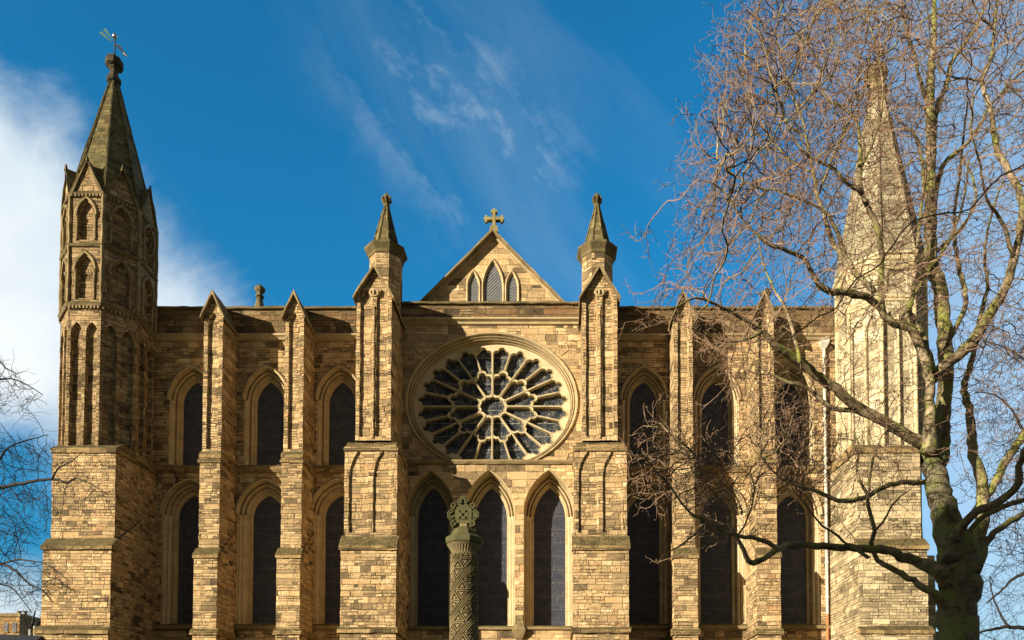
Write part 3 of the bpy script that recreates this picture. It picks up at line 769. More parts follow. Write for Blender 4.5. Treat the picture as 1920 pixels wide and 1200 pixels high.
for q in (-1, 0, 1): cr.tube([(gx2+q*.10, GY-.11, zt+(.08 if q == 0 else 0)), (gx2+q*.10, GY+.11, zt+(.08 if q == 0 else 0))], .07, 8)
cr.loft([[(gx2-w, GY-w, z), (gx2+w, GY-w, z), (gx2+w, GY+w, z), (gx2-w, GY+w, z)] for w, z in ((.24, z0-.25), (.20, z0+.10), (.12, z0+.22))], True, True, True)
sub.append(cr.build('cross', 'goldmoss'))
part(mb, 'gable', 'gable', sub)

# ---- roofs behind the parapets
mb = MB(); xl, xrr = XC-off(640), XC+off(640)
mb.loft([[(xl, WY+.4, ZP-1.0), (xrr, WY+.4, ZP-1.0), (xrr, WY+11, ZP-1.0), (xl, WY+11, ZP-1.0)], [(xl, WY+.4, ZP-.8), (xrr, WY+.4, ZP-.8), (xrr, WY+11, ZP+.2), (xl, WY+11, ZP+.2)]], True, True, True)
part(mb, 'roof', 'lead')
mb = MB(); mb.loft([[(gx-ww, GY+.4, gz(ww)), (gx, GY+.4, gap-.1), (gx+ww, GY+.4, gz(ww))], [(gx-ww, GY+12, gz(ww)), (gx, GY+12, gap-.1), (gx+ww, GY+12, gz(ww))]], False)
part(mb, 'roof', 'lead')
mb = MB(); mb.box(xl, xrr, WY+1.4, WY+12, 0, ZP-1.1); part(mb, 'chapel_body', 'parapet')

# ---- small pinnacles on the far side of the roof
for px, top in ((487, 533), (1437, 541)):
    yy = WY+7; c = wx(px, 560, yy); mb = MB(); z1, z0 = wz(top, yy), wz(585, yy); h_ = z1-z0
    mb.ring((c, yy), [(.42, z0-1), (.30, z0+.1*h_), (.17, z0+.45*h_), (.17, z0+.5*h_), (.24, z0+.53*h_), (.24, z0+.58*h_), (.15, z0+.62*h_), (.17, z0+.68*h_), (.30, z0+.74*h_), (.32, z0+.84*h_), (.22, z0+.9*h_), (.10, z0+.94*h_), (.05, z1)], 8, math.pi/8, True, True)
    part(mb, 'pinnacle', 'mossy')

# ================================================================== corner towers
K8 = 1/math.cos(math.pi/8)
def octframes(cx, cyy, ap):
    out = []
    for k in range(8):
        th = k*math.pi/4; N = Vector((math.sin(th), -math.cos(th), 0)); U = Vector((math.cos(th), math.sin(th), 0))
        out.append((Frame(Vector((cx, cyy, 0))+N*ap, U, N), ap*math.tan(math.pi/8)))
    return out
def base_block(sgn, c, name, mat, capmat):
    """stepped square base of a corner tower, with a return on the outer side"""
    mb = MB(); caps = []
    def cap(prof, a, b_):
        m_ = MB(); m_.extr_x(prof, a, b_); caps.append(m_.build('set_off', capmat))
    y1 = 33.9; hw1 = 60/F*y1; za, zb = wz(836, y1), wz(1012, y1)
    y2 = 33.55; hw2 = 64.5/F*y2; zc2 = wz(1178, y2)
    y3 = 33.3; hw3 = hw2+.08
    yb = WY+2.6
    mb.extr_x([(y1, zb-.5), (y1, za-.1), (y1+.6, za+.25), (yb, za+.25), (yb, zb-.5)], c-hw1, c+hw1)
    mb.extr_x([(y2, zc2-.3), (y2, zb-.35), (y1+2.0, zb+1.5), (yb-.2, zb+1.5), (yb-.2, zc2-.3)], c-hw2, c+hw2)
    mb.extr_x([(y3, 0), (y3, zc2-.28), (yb-.3, zc2-.27), (yb-.3, 0)], c-hw3, c+hw3)
    e = 1.35; ys = y1+1.9                                         # return buttress on the outer flank
    o0, o1 = sorted((c+sgn*hw1*.8, c+sgn*(hw1+e-.35))); mb.box(o0, o1, ys, yb-.5, zb-.6, za-.4)
    o0, o1 = sorted((c+sgn*hw2*.8, c+sgn*(hw2+e))); mb.box(o0, o1, ys-.25, yb-.6, 0, zb-.3)
    cap([(y1-.07, za-.34), (y1-.07, za-.12), (y1+.55, za+.27), (yb-.05, za+.27), (yb-.05, za+.1), (y1+.3, za-.3)], c-hw1-.06, c+hw1+.06)
    cap([(y2-.10, zb-.55), (y2-.10, zb-.38), (y1-.005, zb+.05), (y1-.005, zb-.55)], c-hw2-.07, c+hw2+.07)
    cap([(y3-.10, zc2-.30), (y3-.10, zc2-.14), (y2-.005, zc2+.10), (y2-.005, zc2-.30)], c-hw3-.05, c+hw3+.05)
    return mb, caps, za

# left tower: dark, with two storeys of blind arches, gablets and a slate-ribbed stone spire
cL = wx(156, 700, 34.3); ap = 1.86; cyL = 34.3+ap
mb, cap, za = base_block(-1, (wx(157, 900, 33.9)), 'tower', 'tbase', 'ledge')
base = mb
up = MB(); shafts = MB(); bands = MB(); gab = MB()
z0, z1, z2, z3 = za-.1, wz(568, 34.3), wz(458, 34.3), wz(362, 34.3)
for fr, hw in octframes(cL, cyL, ap):
    blind(up, fr, rect(-hw, hw, z0, z1), [(-hw*.46, hw*.36, z0+.12, z1-1.45, .55), (hw*.46, hw*.36, z0+.12, z1-1.45, .55)], .20)
    for za_, zb_ in ((z1, z2), (z2, z3)):
        blind(up, fr, rect(-hw, hw, za_, zb_), [(0, hw*.50, za_+.22, za_+(zb_-za_)*.56, .72)], .17)
        for s_ in (-1, 1):
            x = s_*hw*.56; zs_ = za_+(zb_-za_)*.56
            shafts.tube([fr(x, za_+.2, -.03), fr(x, zs_-.14, -.03)], .05, 8)
            shafts.tube([fr(x, zs_-.15, -.03), fr(x, zs_, -.05)], [.055, .10], 8)
        prm = (hw*.50, za_+(zb_-za_)*.56, .72)
        hood(shafts, fr, 0, prm=prm, w0=.05, w1=.19, pr=.09)
    # gablet
    gh = 1.55
    up.poly([fr(-hw, z3), fr(hw, z3), fr(0, z3+gh)])
    for s_ in (-1, 1):
        A, B = (0, z3+gh+.05), (s_*hw*1.03, z3-.08)
        n_ = Vector((s_*(A[1]-B[1]), hw, 0)).normalized()
        prf = [(A[0], A[1]), (B[0], B[1]), (B[0]-n_.x*.13, B[1]-n_.y*.13), (A[0]-n_.x*.0, A[1]-n_.y*.26)]
        gab.loft([[fr(u, v, -.10) for u, v in prf], [fr(u, v, .75) for u, v in prf]], True, True, True)
    gab.tube([fr(0, z3+gh-.1, -.05), fr(0, z3+gh+.22, -.05)], [.10, .04], 6)
    # edge shafts
    for s_ in (-1, 1):
        shafts.tube([fr(s_*hw, z1, -.02), fr(s_*hw, z3, -.02)], .075, 6)
bl = []
for zz, g_, hgt in ((z1, .13, .20), (z2, .12, .16), (z3+.0, .10, .14)):
    bl.append(MB()); bl[-1].ring((cL, cyL), [((ap-.02)*K8, zz-hgt), ((ap+g_*.6)*K8, zz-hgt*.8), ((ap+g_)*K8, zz-.02), ((ap-.02)*K8, zz+.10)], 8, math.pi/8)
fr0 = octframes(cL, cyL, ap)
dents = []
for zz in (z1-.30, z3-.22):
    lo, hi = [], []
    for fr, hw in fr0:
        for k in range(9):
            for e, d in ((-.5, .0), (-.22, .0), (-.22, -.10), (.22, -.10), (.22, 0), (.5, 0)):
                x = (-hw+(2*hw)*(k+.5+e)/9)*.998; lo.append(fr(x, zz+.0, d-.002)); hi.append(fr(x, zz+.13, d-.002))
    m_ = MB(); m_.loft([lo, hi]); dents.append(m_)
spm = MB(); zA = wz(156, cyL); rb = (ap-.06)*K8; zbase = z3+.1
spm.ring((cL, cyL), [(rb, zbase), (.20, zA)], 8, math.pi/8, True, True)
for k in range(8):
    th = math.pi/8+k*math.pi/4
    spm.tube([(cL+rb*math.sin(th), cyL-rb*math.cos(th), zbase), (cL+.20*math.sin(th), cyL-.20*math.cos(th), zA)], [.08, .05], 5)
fin_ = MB(); zF = wz(110, cyL); hF = zF-zA
fin_.ring((cL, cyL), [(.21, zA-.05), (.32, zA+.02), (.33, zA+.14*hF), (.28, zA+.22*hF), (.18, zA+.28*hF), (.18, zA+.50*hF), (.24, zA+.55*hF), (.24, zA+.60*hF), (.40, zA+.66*hF), (.40, zA+.90*hF), (.34, zA+.97*hF), (.08, zF)], 8, math.pi/8, True, True)
van = MB(); zv = wz(68, cyL)
van.tube([(cL, cyL, zF-.05), (cL, cyL, zF+.3), (cL, cyL, zv)], [.06, .035, .025], 6)
vp = lambda px, py: wp(px, py, cyL)
pc = Vector((cL, cyL, wz(82, cyL)))
d1 = (vp(243, 107)-vp(190, 46)); d1.y = -.5; d1.normalize()
tip, tail = pc+d1*1.05, pc-d1*1.25
van.tube([tip, pc], [.035, .04], 5)
pn = Vector((-d1.z, 0, d1.x)).normalized()
van.tube([tip-d1*.06, tip+d1*.22], [.09, .005], 6)
van.tube([pc+d1*.1+pn*.0, pc+d1*.42+pn*.13, tip-d1*.25], [.03, .03, .03], 4)
tl = MB()
for dd, w_ in ((.13, .09), (-.13, .09)):
    q = [pc-d1*.15+pn*dd*.35, tail+pn*(dd+w_), tail+pn*(dd-w_*.8)]
    nn = d1.cross(pn).normalized()*.03
    tl.loft([[p-nn for p in q], [p+nn for p in q]], True, True, True)
ball = MB(); ball.ring((cL, cyL), [(.02, zv-.12), (.10, zv-.09), (.13, zv), (.10, zv+.09), (.02, zv+.12)], 10, 0, True, True)
subs = cap+[up.build('octagon_stage', 'tower'), shafts.build('blind_arch_moulding', 'dressold'), *[q.build('string_course', 'mossy') for q in bl],
        gab.build('gablet_coping', 'mossy'), *[q.build('dentil_band', 'dressold') for q in dents], spm.build('spire', 'spire'), fin_.build('finial', 'sooty'),
        van.build('weather_vane', 'iron'), tl.build('vane_tail', 'copper'), ball.build('vane_ball', 'silver', smooth=True)]
part(base, 'corner_tower', 'tbase', subs, 'dark weathered corner tower with gablets, stone spire and weather vane')

# right tower: pale restored ashlar
cR = wx(1685, 700, 34.3); cyR = 34.3+ap
mb, cap, za = base_block(1, (wx(1666, 900, 33.9)), 'tower', 'pbase', 'ledge')
base = mb; up = MB(); shafts = MB(); bands = MB()
z0, z1, z2 = za-.1, wz(556, 34.3), wz(474, 34.3)
for k_, (fr, hw) in enumerate(octframes(cR, cyR, ap)):
    blind(up, fr, rect(-hw, hw, z0, z1), [(-hw*.45, hw*.36, z0+.3, z1-1.3, .6), (hw*.45, hw*.36, z0+.3, z1-1.3, .6)], .14)
    blind(up, fr, rect(-hw, hw, z1, z2), [(0, hw*.62, z1+.25, z2-1.15, .55)], .08)
    shafts.tube([fr(-hw, z0, -.02), fr(-hw, z2, -.02)], .085, 8)
    shafts.tube([fr(0, z0+.3, -.02), fr(0, z1-.9, -.02)], .05, 6)
bl = []
for zz, g_, hgt in ((z1, .12, .25), (z2, .22, .40), (z2-.62, .10, .18)):
    bl.append(MB()); bl[-1].ring((cR, cyR), [((ap-.02)*K8, zz-hgt), ((ap+g_*.4)*K8, zz-hgt*.8), ((ap+g_*.6)*K8, zz-hgt*.4), ((ap+g_)*K8, zz-hgt*.3), ((ap+g_)*K8, zz-.04), ((ap-.02)*K8, zz+.10)], 8, math.pi/8)
spm = MB(); zA = wz(178, cyR); rb = (ap+.06)*K8
spm.ring((cR, cyR), [(rb, z2), (.30, zA)], 8, math.pi/8, True, True)
for k in range(8):
    th = math.pi/8+k*math.pi/4
    spm.tube([(cR+rb*math.sin(th), cyR-rb*math.cos(th), z2), (cR+.30*math.sin(th), cyR-.30*math.cos(th), zA)], [.11, .07], 6)
fin_ = MB(); zF = wz(122, cyR); hF = zF-zA
fin_.ring((cR, cyR), [(.31, zA-.05), (.50, zA+.05), (.50, zA+.16*hF), (.32, zA+.26*hF), (.30, zA+.42*hF), (.52, zA+.52*hF), (.56, zA+.7*hF), (.48, zA+.85*hF), (.30, zA+.95*hF), (.06, zF)], 8, math.pi/8, True, True)
subs = cap+[up.build('octagon_stage', 'pale'), shafts.build('edge_shaft', 'dresspale'), *[q.build('cornice', 'dresspale') for q in bl], spm.build('spire', 'spirepale'), fin_.build('finial', 'dressold')]
part(base, 'corner_tower', 'pbase', subs, 'pale restored corner tower behind the bare tree')

# ---- downpipe beside the pale tower
dy_ = WY-.16; xd = wx(1547, 800, dy_); mb = MB(); zt, zm = wz(652, dy_), wz(1152, dy_)
mb.tube([(xd, dy_, zm), (xd, dy_, zt)], .075, 8)
k = zm+.8
while k < zt: mb.tube([(xd, dy_, k), (xd, dy_, k+.12)], .105, 8); k += 1.75
mb.loft([[(xd-w, dy_-w, z), (xd+w, dy_-w, z), (xd+w, dy_+.14, z), (xd-w, dy_+.14, z)] for w, z in ((.08, zt-.05), (.20, zt+.18), (.22, zt+.36))], True, True, True)
mb.tube([(xd, dy_, zt+.3), (xd+.28, dy_+.05, zt+.62), (xd+.33, dy_+.15, zt+.75)], .08, 8)
lo_ = MB(); lo_.tube([(xd, dy_, 0), (xd, dy_, zm)], .075, 8)
part(mb, 'downpipe', 'pipe', [lo_.build('rusty_foot', 'rust')])
under(CATH, CH)

# ================================================================== ground
def ground_mat():
    m, t, b = newmat('lawn')
    P = t.n('ShaderNodeNewGeometry').outputs['Position']
    t.put(b.inputs['Base Color'], t.mix(t.noise(P, .8, 6), (.035, .055, .015), (.09, .11, .035))); b.inputs['Roughness'].default_value = .95
    return m
mb = MB(); mb.poly([(-600, -300, 0), (600, -300, 0), (600, 1500, 0), (-600, 1500, 0)])
o = mb.build('ground', ground_mat()); tag(o, kind='structure')
mb = MB(); mb.poly([(-200, -14, .004), (200, -14, .004), (200, 6, .004), (-200, 6, .004)])
o = mb.build('road', simple('asphalt', (.05, .05, .05), .9, 0, .3, 5)); tag(o, kind='structure')

# ================================================================== memorial column
CY = 15.0
cbase = wp(870, 1200, CY); ccx = cbase.x
COLM = empty('memorial_column', (ccx, CY, 0), 'carved stone memorial column with a spiral triangle shaft and scrolled cross on top', 'column')
def build_column():
    MS['colstone'] = dressed('column_stone', [(0, (.085, .068, .038)), (.5, (.18, .14, .075)), (1, (.28, .22, .12))], moss=.65, scale=3.0, soot=.5, bump=.5)
    MS['crossstone'] = dressed('cross_stone', [(0, (.035, .034, .015)), (.5, (.075, .072, .030)), (1, (.13, .12, .055))], moss=.8, scale=3.0, soot=.3, bump=.5)
    R0, R1 = 25.5/F*CY, 23.0/F*CY
    zt = wz(1041, CY); zb = .9
    per = 51/F*CY; nth, nz = 220, 900
    v, f = [], []
    def tri(a, b):
        """nested triangles: a across (0..1), b up (0..1)"""
        d = min(b, 1-b-abs(a-.5)*2*1.0)
        return d
    for j in range(nz+1):
        z = zb+(zt-zb)*j/nz; rr = R0+(R1-R0)*(j/nz)
        for i in range(nth):
            th = 2*math.pi*i/nth
            w_ = (z/per - 4*th/(2*math.pi)) % 1.0
            if w_ < .30:                                          # bundle of rolls winding up the shaft
                h = .030*abs(math.sin(w_/.30*math.pi*3))**.7
            else:                                                 # strip of nested triangles, point up and point down
                q = (w_-.30)/.70; q = 1-q; b = (z/(20.0/F*CY)) % 1.0
                d = min(q, b, 1-q-b) if q+b < 1 else min(1-q, 1-b, q+b-1)
                h = .004 + (.034 if .035 < d < .125 else 0.0) + (.030*min(1, (d-.18)/.06) if d > .18 else 0.0)
            v.append((ccx+(rr+h)*math.sin(th), CY-(rr+h)*math.cos(th), z))
    for j in range(nz):
        for i in range(nth):
            a = j*nth+i; b_ = j*nth+(i+1) % nth
            f.append([a, b_, b_+nth, a+nth])
    mb = MB(); mb.v = v; mb.f = f
    out = [mb.build('shaft', 'colstone')]
    # capital: fluted bell, octagonal block, stepped cap
    cp = MB(); z0, z1, z2, z3 = zt, wz(1023, CY), wz(1010, CY), wz(993, CY)
    u = 1/F*CY
    n = 64
    loops = []
    for q in range(7):
        s = q/6; loops.append([])
        for k in range(n):
            th = 2*math.pi*k/n; fl = (.018 if k % 2 else 0.0)*math.sin(min(1, s*1.15)*math.pi)
            r_ = (22.5+ (10.5*s**1.6))*u - fl
            loops[-1].append((ccx+r_*math.sin(th), CY-r_*math.cos(th), z0-.02+(z1-z0+.02)*s))
    cp.loft(loops, True, True, True)
    cp.tube([(ccx+23.5*u*math.sin(k*math.pi/12), CY-23.5*u*math.cos(k*math.pi/12), z0-.01) for k in range(25)], .03, 6, False)
    out.append(cp.build('capital', 'colstone'))
    ab = MB()
    ab.ring((ccx, CY), [(33*u, z1), (36*u, z1+.02), (36*u, z2-.015), (34*u, z2), (26*u, z2+.06), (24*u, z3-.06), (19*u, z3), (17*u, z3+.01), (13*u, z3+.015), (9*u, z3+.05)], 8, math.pi/8, True, True)
    out.append(ab.build('abacus', 'crossstone'))
    # cross head: square frame with scrolled corners, cross in the middle, scroll crests on three sides
    cr = MB(); Z = lambda py: wz(py, CY); X = lambda px: wx(px, 966, CY)
    hx0, hx1, hz0, hz1 = X(854), X(885), Z(983), Z(952)
    hc = Vector(((hx0+hx1)/2, CY, (hz0+hz1)/2)); H = (hx1-hx0)/2; V = (hz1-hz0)/2; y0, y1 = CY-.085, CY+.085
    nk = MB(); nk.loft([[(hc.x-w, CY-w, z), (hc.x+w, CY-w, z), (hc.x+w, CY+w, z), (hc.x-w, CY+w, z)] for w, z in ((.10, Z(997)), (.075, Z(990)), (.07, hz0+.02))], True, True, True)
    out.append(nk.build('neck', 'colstone'))
    b_ = .042
    cr.box(hc.x-H, hc.x-H+2*b_, y0, y1, hz0, hz1); cr.box(hc.x+H-2*b_, hc.x+H, y0, y1, hz0, hz1)
    cr.box(hc.x-H+2*b_, hc.x+H-2*b_, y0+.004, y1-.004, hz0, hz0+2*b_); cr.box(hc.x-H+2*b_, hc.x+H-2*b_, y0+.004, y1-.004, hz1-2*b_, hz1)
    cr.box(hc.x-H+.02, hc.x+H-.02, CY+.05, CY+.07, hz0+.02, hz1-.02)
    def scroll(c, r, a0, sgn, turns=1.2, th=.030):
        for yy in (y0-.01, y1+.01):
            pts, rad = [], []
            for k in range(20):
                s = k/19; a = a0+sgn*s*turns*2*math.pi; q = r*(1-.72*s)
                pts.append((c.x+q*math.cos(a), yy, c.z+q*math.sin(a))); rad.append(th*(1-.3*s))
            cr.tube(pts, rad, 6)
        cr.tube([(c.x, y0, c.z), (c.x, y1, c.z)], r*.97, 14)
    for sx in (-1, 1):
        for sz in (-1, 1):
            scroll(Vector((hc.x+sx*(H+.018), 0, hc.z+sz*(V+.015))), .062, math.atan2(-sz, -sx*.2), sx*sz, th=.022)
    # small splayed cross inside
    for k in range(4):
        a = k*math.pi/2; d = Vector((math.cos(a), 0, math.sin(a))); p = Vector((-d.z, 0, d.x))
        L = H-.07
        q = [hc+d*.0+p*.022, hc+d*L+p*.055, hc+d*L-p*.055, hc-p*.022]
        cr.loft([[(x.x, y0-.008, x.z) for x in q], [(x.x, CY+.06, x.z) for x in q]], True, True, True)
    # crests
    for d, L in ((Vector((-1, 0, 0)), .12), (Vector((1, 0, 0)), .12), (Vector((0, 0, 1)), .17)):
        p = Vector((-d.z, 0, d.x)); e = H if abs(d.x) > 0 else V; o_ = hc+d*e
        q = [o_+p*.10, o_+d*L*.75+p*.105, o_+d*L*1.0+p*.04, o_+d*L*1.0-p*.04, o_+d*L*.75-p*.105, o_-p*.10]
        cr.loft([[(x.x, y0+.02, x.z) for x in q], [(x.x, y1-.02, x.z) for x in q]], True, True, True)
        for s_ in (-1, 1):
            scroll(o_+d*L*.62+p*s_*.072, .044, math.atan2(d.z, d.x)+math.pi, s_, th=.016)
            scroll(o_+d*L*1.02+p*s_*.036, .034, math.atan2(d.z, d.x)+math.pi, s_, th=.014)
    out.append(cr.build('cross_head', 'crossstone'))
    bs = MB(); bs.ring((ccx, CY), [(.9, 0), (.9, .25), (.7, .26), (.7, .5), (.45, .52), (.40, .7), (.33, .9)], 8, math.pi/8, True, True)
    out.append(bs.build('plinth', 'colstone'))
    under(COLM, out)
build_column()

# ================================================================== trees
def bark(name, base, pale, mossc, mossamt, pscale=7.0, paleamt=.5):
    m, t, b = newmat(name)
    geo = t.n('ShaderNodeNewGeometry'); P = geo.outputs['Position']; N = t.sep(geo.outputs['Normal'])
    a = t.noise(P, pscale, 5, .65, .6); c = t.mix(t.smooth(a, .45, .62), base, tuple(x*.45 for x in base))
    pl = t.smooth(t.noise(P, 2.2, 5, .7, .4), .50, .62); c = t.mix(t.m('MULTIPLY', pl, paleamt), c, pale)
    ms = t.smooth(t.m('ADD', t.noise(P, 3.1, 6, .72), t.m('MULTIPLY', N[2], .10)), .47, .60); c = t.mix(t.m('MULTIPLY', ms, mossamt), c, mossc)
    fn = t.noise(P, 40, 4, .7); k = t.m('ADD', t.m('MULTIPLY', fn, .9), .55); c = t.mix(1.0, c, t.xyz(k, k, k), 'MULTIPLY')
    t.put(b.inputs['Base Color'], c); b.inputs['Roughness'].default_value = .9; b.inputs['Specular IOR Level'].default_value = .15
    bp = t.n('ShaderNodeBump'); bp.inputs['Strength'].default_value = .8; bp.inputs['Distance'].default_value = .03
    t.put(bp.inputs['Height'], t.m('ADD', a, t.m('MULTIPLY', fn, .6))); m.node_tree.links.new(bp.outputs[0], b.inputs['Normal'])
    return m
MS['bark'] = bark('mossy_bark', (.200, .150, .090), (.52, .41, .28), (.205, .215, .050), .85)
MS['trunkbark'] = bark('trunk_bark', (.15, .125, .08), (.26, .225, .16), (.15, .175, .045), .9, 9, .35)
MS['twig'] = simple('reddish_twig', (.180, .108, .062), .8, 0, .75, 9)
MS['darktwig'] = simple('dark_twig', (.013, .010, .009), .85, 0, .4, 3)

def resample(pts, step):
    """smooth polyline of (Vector, radius)"""
    out = []
    n = len(pts)
    for i in range(n-1):
        p0, p1, p2, p3 = pts[max(i-1, 0)], pts[i], pts[i+1], pts[min(i+2, n-1)]
        m = max(2, int((p2[0]-p1[0]).length/step))
        for k in range(m):
            s = k/m
            def cr_(a, b, c, d): return .5*((2*b)+(c-a)*s+(2*a-5*b+4*c-d)*s*s+(3*b-a-3*c+d)*s**3)
            out.append((Vector([cr_(p0[0][q], p1[0][q], p2[0][q], p3[0][q]) for q in range(3)]), p1[1]+(p2[1]-p1[1])*s))
    out.append(pts[-1]); return out

class Tree:
    def __init__(s, seed): s.nodes = []; s.par = []; s.rad = []; s.limbs = []; s.rng = random.Random(seed)
    def limb(s, pts, y0, y1, name='limb', wob=.012, sides=9):
        """pts of (px, py, width px) followed at distances y0 -> y1"""
        n = len(pts); P = []
        for i, (px, py, w) in enumerate(pts):
            Y = y0+(y1-y0)*i/(n-1); P.append((wp(px, py, Y), max(.0028, w*.5/F*Y)))
        Q = resample(P, .10)
        Q = [(p+Vector([s.rng.gauss(0, wob*min(1, r*12+.15)) for _ in range(3)]), r*(1+s.rng.uniform(-.06, .08))) for p, r in Q]
        s.limbs.append((name, Q, sides))
        prev = -1
        for p, r in Q:
            s.nodes.append(p); s.par.append(prev); s.rad.append(r); prev = len(s.nodes)-1
    def grow(s, attract, step=.13, kill=.17, infl=1.6, iters=70, droop=0.0, jit=.35):
        att = list(attract); n0 = len(s.nodes); s.n0 = n0
        for it in range(iters):
            if not att: break
            kd = kdtree.KDTree(len(s.nodes))
            for i, p in enumerate(s.nodes): kd.insert(p, i)
            kd.balance()
            acc = {}; keep = []
            for a in att:
                co, i, d = kd.find(a)
                if d < kill: continue
                keep.append(a)
                if d < infl*(1+it*.02):
                    v = acc.get(i)
                    w = (a-co).normalized()
                    acc[i] = v+w if v else w
            att = keep
            if not acc: break
            for i, v in acc.items():
                if v.length < 1e-4: continue
                d = v.normalized()
                p_ = s.par[i]
                if p_ >= 0 and i >= n0: d = d*.75+(s.nodes[i]-s.nodes[p_]).normalized()*.55
                d = d+Vector([s.rng.gauss(0, jit) for _ in range(3)])*.6+Vector((0, 0, -droop))
                s.nodes.append(s.nodes[i]+d.normalized()*step*s.rng.uniform(.75, 1.2)); s.par.append(i); s.rad.append(0)
    def finish(s, tip=.0030, power=2.35, rmax=.035, twig_len=.16, ntw=2, bud=.5, up=.15, min_twig=.0022):
        n = len(s.nodes); n0 = s.n0
        acc = [0.0]*n; kids = [0]*n
        for i in range(n-1, n0-1, -1):
            if acc[i] == 0: acc[i] = tip**power
            p = s.par[i]
            if p >= n0: acc[p] += acc[i]
            if p >= 0: kids[p] += 1
        for i in range(n0, n): s.rad[i] = min(rmax, acc[i]**(1/power))
        # chains
        first = {}
        children = {}
        for i in range(n0, n): children.setdefault(s.par[i], []).append(i)
        mb = MB(); thick = MB()
        def chain(start, root):
            pts, rs = [s.nodes[root]], [s.rad[start]]
            i = start; todo = []
            while True:
                pts.append(s.nodes[i]); rs.append(s.rad[i])
                ch = children.get(i, [])
                if not ch: break
                ch = sorted(ch, key=lambda q: -s.rad[q]); todo += [(c, i) for c in ch[1:]]; i = ch[0]
            tgt = thick if max(rs) > .012 else mb
            tgt.tube(pts, rs, 5 if max(rs) > .012 else 3, False)
            return todo
        st = [(c, r) for r, cs in children.items() if r < n0 for c in cs]
        while st:
            c, r = st.pop(); st += chain(c, r)
        g = s.rng
        for i in range(n0, n):
            if s.rad[i] > .012: continue
            base = s.nodes[i]; d0 = (s.nodes[i]-s.nodes[s.par[i]]).normalized()
            for q in range(ntw if children.get(i) else ntw+1):
                if children.get(i) and g.random() < .25: continue
                d = (d0*.75+Vector([g.gauss(0, .6) for _ in range(3)])+Vector((0, 0, up))).normalized()
                L = twig_len*g.uniform(.35, 1.25); mid = base+d*L*.5+Vector([g.gauss(0, .10*L) for _ in range(3)]); e = mid+(d+Vector([g.gauss(0, .35) for _ in range(3)])).normalized()*L*.5
                mb.tube([base, mid, e], [min_twig*1.25, min_twig, min_twig*.7], 3, False)
                if g.random() < bud:                               # bud or hanging catkin
                    c_ = e; dd = Vector((g.gauss(0, .3), g.gauss(0, .3), -1 if g.random() < .5 else .6)).normalized(); ln = g.uniform(.015, .045)
                    mb.tube([c_, c_+dd*ln*.5, c_+dd*ln], [.003, .0055, .001], 4, False)
        return mb, thick

def inpoly(x, y, P):
    r_ = False
    for q in range(len(P)):
        x1, y1 = P[q]; x2, y2 = P[q-1]
        if (y1 > y) != (y2 > y) and x < (x2-x1)*(y-y1)/(y2-y1)+x1: r_ = not r_
    return r_
def scatter(rng, polyg, n, Ya, Yb, clump=0.0):
    xs = [p[0] for p in polyg]; ys = [p[1] for p in polyg]; out = []
    while len(out) < n:
        x, y = rng.uniform(min(xs), max(xs)), rng.uniform(min(ys), max(ys))
        if not inpoly(x, y, polyg): continue
        c = wp(x, y, rng.gauss((Ya+Yb)/2, (Yb-Ya)/4)); m = rng.choice((1, 2, 6, 14)) if clump else 1
        for _ in range(min(m, n-len(out))): out.append(c+Vector([rng.gauss(0, clump*math.sqrt(m/14)) for _ in range(3)]))
    return out

